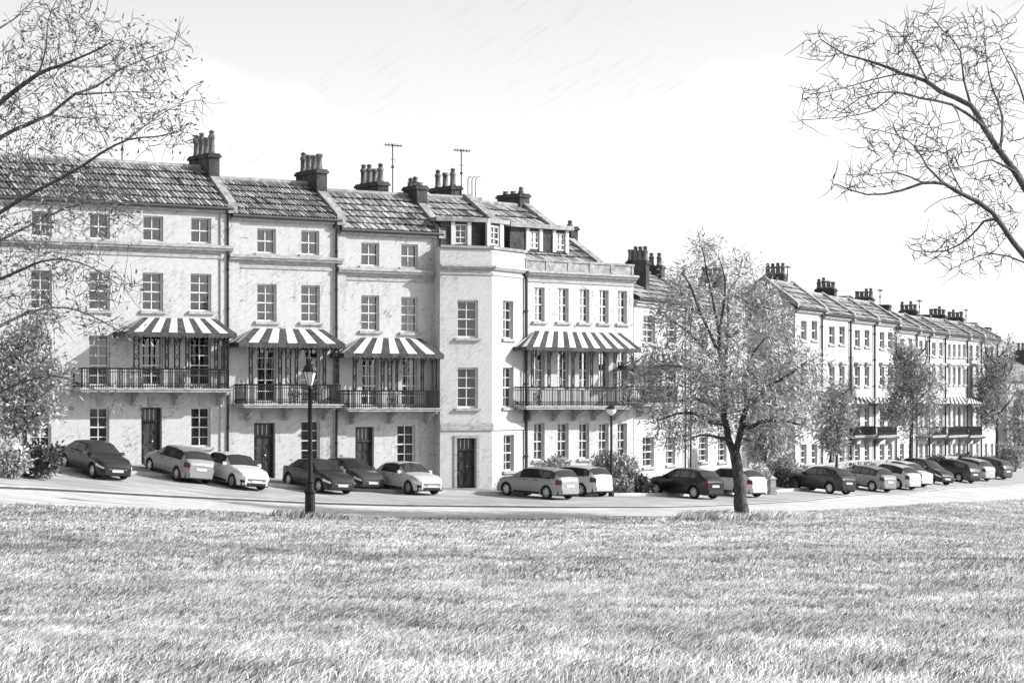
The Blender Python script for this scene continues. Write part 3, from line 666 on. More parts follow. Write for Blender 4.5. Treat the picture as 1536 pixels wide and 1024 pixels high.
# --- the lower terrace -------------------------------------------------------
VPr = 2381; Dr = lambda px: 145*(VPr-1193)/(VPr-px)
rows = [  # px0, px1, eave, ridge, windows, label
 (1193,1234,464,427,((1201,1210),(1217,1226)),'gabled end house of the lower terrace, its side wall behind the leafy tree',1,0),
 (1234,1277,473.5,443,((1243,1252),(1258.5,1267)),'pale house second in the lower terrace, above the first dark hatchback right of the gatepost',1,0),
 (1277,1313,479.5,450,((1282,1290),(1297,1304)),'pale house directly behind the small round street tree',1,1),
 (1313,1345,483,455,((1319.5,1326.5),(1332,1338.5)),'pale house with white awning just before the tall thick street tree',1,1),
 (1345,1376,494,470,((1350,1356),(1363,1369)),'pale house whose front is covered by the tall thick street tree',0,0),
 (1376,1395,497.5,474,((1379,1384),(1387.5,1392)),'narrow pale house showing over the right shoulder of the tall street tree',1,0),
 (1395,1419,500.5,478,((1398,1403.5),(1409,1414)),'pale house just right of the tall street tree, with dark paired windows',1,1),
 (1419,1452,503.5,481,((1422,1426),(1429,1433.5),(1437,1441),(1444,1448)),'wide pale house with four windows on each floor, behind the thin tall lamp column',1,1),
 (1452,1473,505.5,485,((1455,1459),(1464,1468)),'pale house last but one in the lower terrace',0,1),
 (1473,1497,509,489,((1477,1481),(1486,1490)),'end house of the lower terrace, behind the farthest street tree',1,0)]
STK = [[(1163,412,4)],[(1239,433,4),(1266,444,0)],[(1296,447,4)],[(1325,457,0)],[(1363,466,4)],[(1386,472,0)],[(1406,473,4)],[(1433,477,4)],[(1456,484,0)],[(1477,491,0)]]
for i, (a, c, ey, ry, wins, lab, ch, aw) in enumerate(rows):
    h = house(lab, a, Dr(a), VPr, c, ey, ry, 2.0, 7.5, 9, 5, 'slate', 'stucco_far', True, 'houses of the lower terrace', cope='right', ridge_px=(a+c)/2-30, copw=.5)
    if i == 0: h.wm = 'stucco_white'  # whole house takes the lit-tone stucco to brighten its shaded gable
    for x0, x1 in wins:
        t = (ey-464)/45
        h.window(x0, x1, ey+17-t*5, ey+46-t*16, 2, 2, lite=True, curtain=i < 4); h.window(x0, x1, 550+t*2, 580-t*4, 2, 2, lite=True, curtain=i < 4)
        h.window(x0, x1, 610, 642-t*3, 2, 3, lite=True, curtain=False, sill=False); h.window(x0, x1, 666-t, 696-t*8, 2, 3, lite=True, curtain=False)
        if i: 
            u, z = h.loc((x0+x1)/2, 547+t*2); b = MB(); b.box(u-.75, u+.75, -.28, 0, z+.06, z+.2); b.box(u-.6, u+.6, -.16, 0, z-.08, z+.06); h.put(b, 'window_hood', M['trim'])
    if aw:
        m = (a+c)/2; w = (c-a)*.42; h.awning(m-w*.8-1, m+w*.7-1, 595, m-w+3, m+w+3, 605, p=1.3, n=9, drop=.15); h.balcony(m-w+2, m+w+2, 653, 640, p=1.1, brackets=(m-w*.7, m+w*.7))
    h.course(a, c, ey+6, [(.04, -.06), (.14, 0), (.14, .06), (.04, .08)], over=-.01)
    h.pipe(c-.8, ey+3, 700-t*10, .07)
    if i == 0:
        h.put(MB(), 'gable_window', M['white']) if False else None
        c2 = MB(); beam(c2, (0, -.26, h.ze-.02), (0, h.rin, h.zr-.02), .5, .34); beam(c2, (0, h.rin, h.zr-.02), (0, h.depth, h.zk-.02), .5, .34); h.put(c2, 'coping', M['coping'])
    for (sx, sy, np_) in STK[i]: h.stack(sx, sy, h.rin-.1, h.rin+(1.25 if np_ else .9), .6, 1.7 if np_ else 1.4, np_, .52)
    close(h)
    if i in (0, 2, 4, 7): h.aerial(*{0:(1181,425,399),2:(1320,456,434),4:(1379,470,450),7:(1449,484,464)}[i], h.rin+.6, 4)
# far town beyond the terrace end
def far_block(label, px, D, w, hz, roofh, name, cat, spire=False):
    g = at(px, 600, D); z = T(g.x, g.y)-.4; W = loc_m((g.x, g.y, z), R(35)); r = thing(name, label, cat, W)
    b = MB(); b.box(-w, w, -w, w, 0, hz); b.build('wall', M['stucco_far'], r)
    q = MB()
    if spire: q.lathe([(w*1.25, 0), (w*1.1, .4), (w*.5, roofh*.5), (.05, roofh)], (0, 0, hz), 8)
    else: q.hexa([(-w-.3,-w-.3,hz),(w+.3,-w-.3,hz),(w+.3,w+.3,hz),(-w-.3,w+.3,hz),(-w-.3,-.1,hz+roofh),(w+.3,-.1,hz+roofh),(w+.3,.1,hz+roofh),(-w-.3,.1,hz+roofh)])
    q.build('roof', M['slate'] if not spire else M['coping'], r, shade=True)
    for sx in ((-.5, .5) if not spire else (0,)):
        for zz in np.arange(1.2, hz-1.2, 3.0):
            f = MB(); f.box(sx*w-.45, sx*w+.45, -w-.05, -w+.02, zz, zz+1.6); f.build('window', M['room'], r)
    if not spire:
        f = MB(); f.box(w-.8, w-.1, -.9, .9, hz+.3, hz+roofh+1.2); c = f.build('chimney', M['soot'], r)
        for k in range(3): f = MB(); f.lathe([(.17, 0), (.14, .6), (.18, .62), (.16, .75)], (w-.45, -.55+.55*k, hz+roofh+1.19), 8); f.build('chimney_pot', M['pot'], c)
far_block('small pale far house beyond the end of the lower terrace', 1508, 236, 3.0, 7.6, 2.0, 'distant_house', 'house')
far_block('pale far house with chimney at the very edge, beyond the terrace', 1538, 262, 3.0, 4.6, 1.6, 'distant_house', 'house')
far_block('slender turret with pointed cap rising far beyond the terrace end', 1521, 300, 1.2, 9.6, 3.2, 'turret', 'tower', True)

# ------------------------------------------------------------------ cars
def interp(x, xs, ys): return float(np.interp(x, xs, ys))
CAR = {  # centre-line heights over length fraction (-.5 tail, .5 nose), and glass spans
 'sedan': dict(L=4.05, t=[(-.5,.74),(-.485,.9),(-.34,.96),(-.2,1.36),(-.06,1.43),(.06,1.41),(.23,.98),(.38,.88),(.47,.74),(.5,.56)], ws=(.075,.222), rw=(-.325,-.205), side=[(-.215,-.075),(-.06,.09)], q=None),
 'hatch': dict(L=3.85, t=[(-.5,.78),(-.485,.98),(-.43,1.08),(-.34,1.38),(-.15,1.46),(.05,1.43),(.235,1.0),(.39,.9),(.475,.75),(.5,.56)], ws=(.065,.228), rw=(-.435,-.345), side=[(-.36,-.235),(-.22,-.07),(-.055,.1)], q=None),
 'estate': dict(L=4.15, t=[(-.5,.78),(-.49,.98),(-.465,1.08),(-.4,1.38),(-.15,1.45),(.05,1.42),(.23,.99),(.39,.88),(.475,.74),(.5,.56)], ws=(.065,.222), rw=(-.465,-.405), side=[(-.41,-.245),(-.23,-.075),(-.06,.1)], q=None)}
def smooth_t(kn, x, L):
    s = 0
    for d in (-.012, -.006, 0, .006, .012): s += interp(x/L+d, [k[0] for k in kn], [k[1] for k in kn])
    return s/5
def car(label, px, py, head, typ, grey, scale=.99, D=None, dark_rear=None):
    c = CAR[typ]; L = c['L']; HW = .83; g0 = hit(px, py) if D is None else at(px, 600, D); X, Y = g0.x, g0.y
    hv = Vector((math.cos(R(head)), math.sin(R(head)), 0)); lv = Vector((-hv.y, hv.x, 0))
    zf, zr_ = T(X+hv.x*1.2, Y+hv.y*1.2), T(X-hv.x*1.2, Y-hv.y*1.2); zl, zr2 = T(X+lv.x*.7, Y+lv.y*.7), T(X-lv.x*.7, Y-lv.y*.7)
    fx = Vector((hv.x*2.4, hv.y*2.4, zf-zr_)).normalized(); ly = Vector((lv.x*1.4, lv.y*1.4, zl-zr2)); up = fx.cross(ly).normalized(); ly = up.cross(fx)
    W = Matrix(((fx.x,ly.x,up.x,X),(fx.y,ly.y,up.y,Y),(fx.z,ly.z,up.z,(zf+zr_)/2-.095),(0,0,0,1)))@Matrix.Scale(scale, 4)
    root = thing('parked_car', label, 'car', W, 'cars parked along the terrace')
    paint = mat('car_paint', grey if grey > .2 else grey*.45, .3, spec=.45, coat=.35)
    WX = (.31*L, -.31*L); RW = .315; RA = .37
    def S(x, v):
        xf = x/L; Tz = smooth_t(c['t'], x, L); Bz = min(Tz-.01, interp(xf, [-.5,-.3,.1,.3,.5], [.9,.94,.9,.84,.55]))
        wn = HW*(1-.3*max(0, (abs(xf)-.36)/.14)**2.6); t = min(1, max(0, (Tz-Bz)/.42)); zb = .2+.06*max(0, (abs(xf)-.42)/.08)
        for w in WX:
            d = abs(x-w)
            if d < RA: zb = max(zb, .3+math.sqrt(RA*RA-d*d)-.02)
        zb = min(zb, Bz-.12)
        y4 = wn*(.95-.19*t); z4 = Bz+(Tz-Bz)*(.86 if t > .3 else .7)
        pts = [(wn*.94, zb), (wn, max(zb+.02, min(.45, Bz-.1))), (wn*1.01, max(zb+.04, min(.64, Bz-.06))), (wn*.985, Bz), (y4, z4), (y4*.84, Tz-.02*t-.003), (0, Tz+.015)]
        i = min(5, int(v)); f = v-i; a, b_ = pts[i], pts[i+1]
        return Vector((x, a[0]+(b_[0]-a[0])*f, a[1]+(b_[1]-a[1])*f))
    xs = sorted(set(np.linspace(-L/2, L/2, 46).tolist()+[w+RA*math.cos(a) for w in WX for a in np.linspace(0, math.pi, 13)]))
    b = MB(); vs = [0, 1, 2, 3, 4, 5, 6]
    rows = [[S(x, v) for v in vs]+[Vector((p.x, -p.y, p.z)) for p in [S(x, v) for v in vs[-2::-1]]] for x in xs]
    b.grid(rows); b.face(rows[0][::-1]); b.face(rows[-1]); body = b.build('body', paint, root, smooth=False)
    me = body.data; me.polygons.foreach_set('use_smooth', [True]*len(me.polygons)); 
    try: me.set_sharp_from_angle(angle=R(38))
    except Exception: pass
    u = MB(); u.box(-L*.47, L*.47, -.7, .7, .19, .5); 
    for w in WX: u.box(w-.42, w+.42, -.74, .74, .3, .68)
    u.build('underbody', M['blackp'], root)
    def panel(name, m, x0, x1, v0, v1, side, n=5, off=.008, par=root, mirror=False):
        q = MB(); rr = []
        for k in range(n+1):
            x = x0+(x1-x0)*k/n; row = []
            for j in range(4):
                v = v0+(v1-v0)*j/3; p = S(x, v); e = .01; du = S(x+e, v)-S(x-e, v); dv = S(x, min(5.999, v+.02))-S(x, max(0, v-.02)); nn = du.cross(dv)
                if nn.length > 0: nn.normalize()
                if nn.y < 0 or (abs(nn.y) < .02 and nn.z < 0): nn = -nn
                if v > 3.9 and nn.z < 0: nn = -nn
                p = p+nn*off; row.append(Vector((p.x, p.y*side, p.z)))
            if mirror: row = row+[Vector((p.x, -p.y, p.z)) for p in row[::-1]]
            rr.append(row)
        q.grid(rr); return q.build(name, m, par, smooth=True)
    for sd in (1, -1):
        panel('window_seal', M['blackp'], c['side'][0][0]*L-.03, c['side'][-1][1]*L+.03, 3.04, 3.98, sd, 8, .006)
        for (x0, x1) in c['side']: panel('side_window', M['carglass'], x0*L, x1*L, 3.16, 3.86, sd, 5, .014)
        panel('door_seam', M['blackp'], -.07*L, -.066*L, .3, 3.05, sd, 1, .004); panel('sill_trim', M['blackp'], -.2*L, .2*L, .05, .45, sd, 4, .006)
        for xh in (-.17, .0): panel('door_handle', M['blackp'], xh*L, (xh+.045)*L, 2.7, 2.82, sd, 2, .02)
        panel('headlight', M['lampglass'], .395*L, .49*L, 1.75, 2.92, sd, 5, .016); panel('bumper_insert', M['blackp'], .455*L, .497*L, .55, 1.2, sd, 4, .008)
        panel('tail_light', M['red'], -.497*L, -.44*L, 2.2, 3.05, sd, 4, .012)
        mb = MB(); p = S(.16*L, 3.2); mb.hexa([(p.x-.06, sd*(p.y), p.z), (p.x+.06, sd*p.y, p.z), (p.x+.05, sd*(p.y+.2), p.z), (p.x-.06, sd*(p.y+.2), p.z), (p.x-.06, sd*p.y, p.z+.12), (p.x+.04, sd*p.y, p.z+.12), (p.x+.02, sd*(p.y+.19), p.z+.14), (p.x-.06, sd*(p.y+.19), p.z+.14)]); mb.build('wing_mirror', paint, root)
    panel('window_seal', M['blackp'], c['ws'][0]*L-.02, c['ws'][1]*L+.02, 4.03, 6, 1, 5, .006, mirror=True); panel('windscreen', M['carglass'], c['ws'][0]*L+.02, c['ws'][1]*L-.02, 4.18, 6, 1, 5, .014, mirror=True)
    panel('window_seal', M['blackp'], c['rw'][0]*L-.02, c['rw'][1]*L+.02, 4.03, 6, 1, 5, .006, mirror=True); panel('rear_window', M['carglass'], c['rw'][0]*L+.02, c['rw'][1]*L-.02, 4.18, 6, 1, 5, .014, mirror=True)
    w5 = HW*.68
    q = MB(); q.box(L/2-.03, L/2+.014, -w5*.8, w5*.8, .46, .535); q.box(L/2-.03, L/2+.014, -w5*.85, w5*.85, .25, .36); q.build('grille', M['blackp'], root)
    q = MB(); q.box(L/2-.0, L/2+.025, -.26, .26, .375, .47); q.build('number_plate', M['plate'], root)
    q = MB(); q.box(L/2-.02, L/2+.02, -w5*.8, w5*.8, .487, .503); q.build('grille_trim', M['alloy'], root)
    q = MB(); q.box(-L/2-.02, -L/2+.03, -.26, .26, .6, .7); q.build('number_plate', M['plate'], root)
    q = MB(); q.box(-L/2-.05, -L/2+.04, -w5, w5, .3, .48); q.build('bumper', paint if grey > .1 else M['blackp'], root)
    for w in WX:
        for sd in (1, -1):
            yo = sd*(HW*.97-.09); t = MB(); t.lathe([(RW*.66, -.095), (RW*.93, -.1), (RW, -.07), (RW, .07), (RW*.93, .1), (RW*.66, .095)], (w, yo, RW), 22, axis='y'); wh = t.build('wheel', M['tyre'], root, smooth=True)
            r = MB(); f = sd*.085; r.lathe([(RW*.66, f), (RW*.6, f), (RW*.58, f*.4)], (w, yo, RW), 20, axis='y')
            for k in range(6):
                a = k*math.pi/3+.3; ca, sa = math.cos(a), math.sin(a); d = .05
                P4 = [(w+ca*.03-sa*d, yo+f*.95, RW+sa*.03+ca*d), (w+ca*.03+sa*d, yo+f*.95, RW+sa*.03-ca*d), (w+ca*RW*.6+sa*d*.7, yo+f*.9, RW+sa*RW*.6-ca*d*.7), (w+ca*RW*.6-sa*d*.7, yo+f*.9, RW+sa*RW*.6+ca*d*.7)]
                r.hexa([(x, y-sd*.03, z) for x, y, z in P4]+P4)
            r.lathe([(0.001, f*1.0), (.06, f*1.0), (.06, f*.5)], (w, yo, RW), 12, axis='y'); r.build('rim', M['alloy'], wh)
    return root
car('dark saloon at the top of the road, beside the left-hand bush', 141, 707, -52, 'sedan', .05)
car('mid grey hatchback with its tail towards the road, in front of the first house door', 266, 713, 128, 'hatch', .28)
car('white saloon with its nose towards the road, overlapping the mid grey hatchback', 347, 724, -52, 'sedan', .6)
car('dark saloon directly behind the foot of the black lamp post', 476, 732, -52, 'sedan', .06)
car('charcoal saloon mostly hidden behind the dark saloon by the lamp post', 522, 729, -52, 'sedan', .11)
car('light grey saloon in front of the third house, nearest the bay house', 608, 735, -51, 'sedan', .5)
car('grey estate car with its tail towards the road, below the bay house corner', 806, 742, 136, 'estate', .3)
car('pale estate car partly behind the grey estate, by the shrubs', 858, 739, 136, 'estate', .55)
car('black hatchback with red tail lights, left of the leafy tree trunk', 1027, 742, 136, 'hatch', .015)
car('white hatchback cut across by the leafy tree trunk', 1094, 739, 136, 'hatch', .6)
car('dark hatchback first in the row right of the stone gatepost', 1231, 735, 134, 'hatch', .06)
car('mid grey hatchback second in the row right of the stone gatepost', 1295, 731, 134, 'hatch', .24)
car('silver hatchback below the house with the white awning', 1333, 727, 134, 'hatch', .5)
car('pale saloon tucked behind the silver hatchback', 1350, 722, 134, 'sedan', .55)
car('black car nosing out at the foot of the tall street tree', 1387, 720, -52, 'hatch', .03)
car('charcoal estate just right of the tall street tree', 1424, 716.5, 134, 'estate', .1)
car('light grey hatchback next to the charcoal estate', 1450, 714, 134, 'hatch', .4)
car('dark grey car at the far end of the parked row, beside the far bushes', 1474, 711.5, 136, 'estate', .13)

# ------------------------------------------------------------------ street furniture
def post_lamp(label, px, py, ptop, D=None, style='lantern', head=1.0, group=None):
    g = hit(px, py) if D is None else at(px, 600, D); z = T(g.x, g.y); Hh = E-(ptop-HY)/F*g.y-z; k = Hh/6.3
    r = thing('street_lamp', label, 'street lamp', loc_m((g.x, g.y, z)), group)
    if style == 'lantern':
        b = MB(); b.lathe([(.0, -.15), (.3, -.15), (.3, .07), (.24, .12), (.2, .2), (.19, .95), (.23, 1.0), (.23, 1.06), (.15, 1.12), (.14, 1.34), (.17, 1.38), (.17, 1.42), (.1, 1.5)], (0, 0, 0), 14); b.build('base', M['iron'], r, smooth=False)
        b = MB(); b.lathe([(.1, 1.49), (.088, 3), (.075, Hh-1.16), (.12, Hh-1.12), (.12, Hh-1.07), (.06, Hh-1.03), (.06, Hh-.98)], (0, 0, 0), 12); b.tube([(-.42, 0, Hh-1.3), (.42, 0, Hh-1.3)], .02, 6); b.build('post', M['iron'], r, smooth=True)
        b = MB(); b.lathe([(.09, Hh-.98), (.24, Hh-.46), (.2, Hh-.44)], (0, 0, 0), 6); b.build('lantern_pane', M['lantern'], r)
        b = MB(); b.lathe([(.3, Hh-.47), (.31, Hh-.43), (.22, Hh-.26), (.12, Hh-.16), (.1, Hh-.1), (.05, Hh-.06), (.05, Hh-.02), (.01, Hh+.05)], (0, 0, 0), 12)
        for q in range(6): a = q*math.pi/3; b.tube([(.095*math.cos(a), .095*math.sin(a), Hh-.98), (.25*math.cos(a), .25*math.sin(a), Hh-.46)], .014, 4)
        b.build('lantern_cap', M['iron'], r)
    elif style == 'globe':
        b = MB(); b.lathe([(.0, -.1), (.14, -.1), (.14, .3), (.09, .9), (.06, 1.0), (.055, Hh-.5), (.09, Hh-.46), (.05, Hh-.4)], (0, 0, 0), 10); b.build('post', M['iron'], r)
        b = MB(); b.lathe([(.05, Hh-.41), (.2, Hh-.28), (.24, Hh-.15), (.2, Hh-.05)], (0, 0, 0), 12); b.build('lantern_pane', M['lantern'], r, smooth=True)
        b = MB(); b.lathe([(.27, Hh-.1), (.24, Hh-.02), (.08, Hh+.06), (.02, Hh+.12)], (0, 0, 0), 12); b.build('lantern_cap', M['iron'], r)
    else:
        b = MB(); b.lathe([(.0, -.1), (.13, -.1), (.13, .8), (.08, .9), (.06, Hh-.6)], (0, 0, 0), 10)
        b.tube([(0, 0, Hh-.62), (.02, 0, Hh-.2), (.2*head, 0, Hh), (.45*head, 0, Hh-.02), (.6*head, 0, Hh-.2)], .045, 6); b.build('post', M['iron'], r)
        b = MB(); b.lathe([(.05, 0), (.16, -.08), (.18, -.2), (.1, -.3), (0.01, -.32)], (.6*head, 0, Hh-.18), 10); b.build('lamp_head', M['lantern'], r, smooth=True)
    return r
post_lamp('tall black lantern lamp post on the lawn edge, in front of the second house', 465, 778, 539)
post_lamp('slim lamp post beside the big shrub in front of the parapet house', 917, 741, 610, style='globe')
post_lamp('swan-necked lamp post by the small round street tree', 1246, 709, 628, style='swan')
post_lamp('tall thin lamp column before the wide four-windowed house', 1437, 697, 545, style='swan', head=.8)
g = hit(1158, 739); r = thing('gatepost', 'short stone gatepost between the bushes at the pavement edge', 'gatepost', loc_m((g.x, g.y, T(g.x, g.y)), R(20)))
b = MB(); b.box(-.15, .15, -.15, .15, -.2, .72); b.box(-.19, .19, -.19, .19, -.2, .12); b.build('post', M['coping'], r)
b = MB(); b.hexa([(-.2,-.2,.72),(.2,-.2,.72),(.2,.2,.72),(-.2,.2,.72),(-.06,-.06,.88),(.06,-.06,.88),(.06,.06,.88),(-.06,.06,.88)]); b.build('cap', M['trim'], r)
def wall_run(label, pts, hh, name='garden_wall', th=.3):
    P3 = [at(px, 600, D) for px, D in pts]; g = P3[0]; r = thing(name, label, 'wall', loc_m((g.x, g.y, T(g.x, g.y))))
    b = MB(); c = MB()
    for (a, e) in zip(P3, P3[1:]):
        d = (e-a); d.z = 0; nrm = Vector((-d.y, d.x, 0)).normalized()*th/2
        za, ze = T(a.x, a.y), T(e.x, e.y); o = Vector((g.x, g.y, T(g.x, g.y)))
        q = lambda p, z, s, k=1.0: Vector((p.x, p.y, z))+nrm*s*k-o
        b.hexa([q(a,za-.4,-1),q(e,ze-.4,-1),q(e,ze-.4,1),q(a,za-.4,1),q(a,za+hh,-1),q(e,ze+hh,-1),q(e,ze+hh,1),q(a,za+hh,1)])
        c.hexa([q(a,za+hh,-1,1.3),q(e,ze+hh,-1,1.3),q(e,ze+hh,1,1.3),q(a,za+hh,1,1.3),q(a,za+hh+.1,-1,1.3),q(e,ze+hh+.1,-1,1.3),q(e,ze+hh+.1,1,1.3),q(a,za+hh+.1,1,1.3)])
    b.build('masonry', M['coping'], r); c.build('coping', M['trim'], r); return r
wall_run('low stone garden wall behind the shrubs and the black hatchback', [(905,117),(960,119.5),(1010,123),(1060,129),(1110,136)], .55)
wall_run('low stone garden wall running behind the far parked cars', [(1205,140),(1280,149),(1345,159),(1420,172),(1480,184)], .7)

# ------------------------------------------------------------------ trees and shrubs
class Tree:
    def __init__(s): s.pos = []; s.dir = []; s.rad = []; s.wood = MB(); s.twig = MB(); s.ends = []
    def limb(s, pts, rad, n=7):                         # smooth a limb through its points, remember its nodes
        P = [Vector(p) for p in pts]; out = []; rr = []
        for i in range(len(P)-1):
            a, b, c, d = P[max(0, i-1)], P[i], P[i+1], P[min(len(P)-1, i+2)]
            m = max(2, int((c-b).length/.45))
            for k in range(m):
                t = k/m; out.append(.5*((2*b)+(c-a)*t+(2*a-5*b+4*c-d)*t*t+(3*b-a-3*c+d)*t**3)); rr.append(rad[i]+(rad[i+1]-rad[i])*t)
        out.append(P[-1]); rr.append(rad[-1])
        for k in range(1, len(out)-1): out[k] = out[k]+Vector((random.gauss(0, 1), random.gauss(0, 1), random.gauss(0, 1)))*min(rr[k]*.18, .014)
        s.wood.tube(out, rr, n)
        for k, p in enumerate(out): s.add(p, out[min(k+1, len(out)-1)]-out[max(0, k-1)], rr[k])
    def add(s, p, d, r): s.pos.append(tuple(p)); s.dir.append(tuple(d.normalized() if d.length > 0 else Vector((0,0,1)))); s.rad.append(r)
    def grow(s, targets, rt=.006, curl=.5, wob=.12, rmax=.035, lift=0.0):
        base = np.array(s.pos); tg = np.array([tuple(t) for t in targets])
        d = np.array([np.min(((base-t)**2).sum(1)) for t in tg]); order = np.argsort(d)
        cap = len(s.pos)+len(tg)*8; PA = np.zeros((cap, 3)); PA[:len(s.pos)] = base; n = len(s.pos)
        for i in order:
            t = tg[i]; q = ((PA[:n]-t)**2).sum(1); j = int(np.argmin(q+0.0)); a = Vector(PA[j]); L = math.sqrt(q[j])
            if L < .12: continue
            tv = Vector(t); dv = Vector(s.dir[j]); mid = a+dv*L*curl*.6+(tv-a)*.3+Vector((random.gauss(0,1),random.gauss(0,1),random.gauss(0,1)+lift))*L*wob
            r0 = min(s.rad[j]*.62, rmax, .006+.012*L); r0 = max(r0, rt); m = max(3, min(7, int(L/.3)+2)); pts = []; rs = []
            for k in range(m+1):
                u = k/m; pts.append(a*(1-u)**2+mid*2*u*(1-u)+tv*u*u+Vector((random.gauss(0,1),random.gauss(0,1),random.gauss(0,1)))*L*.018*(0 < k < m)); rs.append(r0+(rt-r0)*u)
            s.twig.tube(pts, rs, 4 if r0 > .012 else 3, cap=False)
            for k in range(1, m+1):
                s.add(pts[k], pts[k]-pts[k-1], rs[k]); PA[n] = pts[k]; n += 1
            s.ends.append(pts)
    def spurs(s, num, length, rt=.004):                 # short bare side twigs
        for _ in range(num):
            pts = random.choice(s.ends); k = random.randint(1, len(pts)-1); p = pts[k]; d = (pts[k]-pts[k-1]).normalized(); o = Vector((random.gauss(0,1),random.gauss(0,1),random.gauss(0,1)+.3)); o = (o-d*o.dot(d)).normalized()
            l = length*random.uniform(.4, 1.2); q = p+(d*.9+o*.45)*l*.5; e = q+(d*.9+o*.12+Vector((0,0,.15)))*l*.55; s.twig.tube([p, q, e], [rt*1.5, rt*1.1, rt*.7], 3, cap=False)
    def leaves(s, per, ln, wd, spread=.25, tilt=.55, lo=0.0, hi=1.0, bias=None):
        V = []; SH = []
        for pts in s.ends:
            cl = random.random()
            for _ in range(np.random.poisson(per) if False else int(per*random.uniform(.5, 1.5))):
                k = random.randint(max(1, len(pts)//3), len(pts)-1); d = (pts[k]-pts[k-1]).normalized(); p = pts[k-1].lerp(pts[k], random.random())
                o = Vector((random.gauss(0,1),random.gauss(0,1),random.gauss(0,1))); p = p+o*spread*.5
                a = (d+o*tilt).normalized(); w = a.cross(Vector((random.gauss(0,1),random.gauss(0,1),random.gauss(0,1)))).normalized(); l = ln*random.uniform(.6, 1.35); ww = wd*random.uniform(.6, 1.3)
                V += [p, p+a*l*.5+w*ww*.5, p+a*l, p+a*l*.5-w*ww*.5]; SH.append(min(1, max(0, lo+(hi-lo)*(.55*random.random()+.45*cl))))
        b = MB(); b.v = [tuple(v) for v in V]; n = len(SH); b.f = [(4*i, 4*i+1, 4*i+2, 4*i+3) for i in range(n)]; b.m = [0]*n; b.sh = SH; return b
def cloud(blobs, n, D, sq=.8):                          # points in a union of pixel-sized balls around depth D
    out = []; w = [rx*ry for _, _, rx, ry, *_ in blobs]
    while len(out) < n:
        q = random.choices(blobs, w)[0]; x, y, rx, ry = q[:4]; dd = q[4] if len(q) > 4 else 0
        v = Vector((random.gauss(0,1),random.gauss(0,1),random.gauss(0,1))).normalized()*random.random()**.4
        out.append(at(x+v.x*rx, y+v.z*ry, D+dd+v.y*rx/F*D*sq))
    return out
def local(mb, o): mb.v = [(x-o.x, y-o.y, z-o.z) for x, y, z in mb.v]
def finish_tree(t, name, label, cat, root_pos, leafmb=None, leafm=None, bark='bark', group=None):
    r = thing(name, label, cat, loc_m(root_pos), group)
    local(t.wood, root_pos); t.wood.build('trunk', M[bark], r, smooth=True); local(t.twig, root_pos); t.twig.build('branches', M[bark], r, smooth=True)
    if leafmb: local(leafmb, root_pos); leafmb.build('crown', M[leafm], r, shade=True)
    return r
# leafy tree on the lawn
g = hit(1112, 777); D = g.y; t = Tree(); pxm = D/F
def Lm(tr, D, pts, rads): tr.limb([at(x, y, D+(q[0] if q else 0)) for x, y, *q in pts], rads)
rb = lambda w: w*pxm/2
Lm(t, D, [(1113,784),(1112,768),(1109,735),(1106,705),(1103,684),(1098,668)], [rb(32), rb(24), rb(19), rb(17), rb(17), rb(12)])
Lm(t, D, [(1103,684),(1093,657,.3),(1086,625,.4),(1085,589,.3),(1081,540,0),(1077,494,-.3),(1063,424,-.5),(1054,372,-.4)], [rb(13), rb(11), rb(10), rb(9), rb(7), rb(5), rb(3), rb(1.5)])
Lm(t, D, [(1104,676),(1109,655,-.3),(1115,625,-.6),(1123,606,-.8),(1144,584,-1.0),(1184,562,-1.2),(1213,540,-1.3)], [rb(11), rb(10), rb(9), rb(7), rb(6), rb(4), rb(2)])
for pts, w in [([(1080,527),(1072,513,-.5),(1051,471,-1),(1037,431,-1.3),(1023,408,-1.5)], 5), ([(1082,552),(1070,538,.5),(1042,508,1),(1009,480,1.4),(985,470,1.6)], 5), ([(1084,575),(1089,541,.6),(1092,508,1),(1119,489,1.3),(1133,452,1.5),(1138,430,1.5)], 6),
               ([(1091,508,.9),(1092,470,1.2),(1093,438,1.3),(1107,417,1.4),(1112,392,1.4)], 4), ([(1095,663),(1076,655,-.6),(1052,652,-1),(1035,658,-1.2)], 5), ([(1088,635),(1066,632,-.8),(1042,620,-1.4),(1015,620,-1.8),(990,630,-2)], 6),
               ([(1086,615),(1066,605,.6),(1042,598,1.2),(1010,602,1.8),(975,600,2.2)], 6), ([(1112,640),(1127,639,-.8),(1154,630,-1.4),(1188,633,-1.8),(1210,640,-2)], 6), ([(1122,608),(1140,600,.8),(1160,604,1.4),(1180,600,2)], 4),
               ([(1085,589),(1060,565,-1),(1025,550,-1.8),(985,548,-2.4),(960,556,-2.8)], 5), ([(1120,610),(1118,570,-.4),(1130,530,-.7),(1150,505,-1)], 5), ([(1078,500),(1085,460,-.8),(1088,420,-1),(1078,385,-1)], 4), ([(1110,655),(1130,662,.6),(1150,655,1.0)], 3)]:
    Lm(t, D, pts, [rb(1.3*w*(1-.7*k/(len(pts)-1))) for k in range(len(pts))])
blobs = [(1060,400,40,48),(1015,420,26,30),(1110,415,34,36),(1070,470,95,55),(1005,480,40,36),(1145,460,36,45),(1080,540,120,55),(985,540,45,38),(1180,540,48,40),(975,590,44,40,-.5),(1030,600,70,52,-1.2),(1110,600,90,50,1.5),(1195,595,46,52),(1010,645,45,32),(1165,645,50,34),(1080,630,60,40,1.8),(1055,368,14,20),(1107,388,12,16),(1140,410,14,18),(1225,548,18,22),(945,560,20,18),(1150,455,26,34),(1165,500,34,36),(1185,552,46,36,-1.2),(1190,628,42,30,-2),(1140,592,52,36,-1.2),(1100,560,60,40,-1.6),(1215,590,28,40,.8)]
t.grow(cloud(blobs, 2400, D, .85), .009, .55, .1, .035, .2)
lm = t.leaves(13, .25, .046, .3, .5)
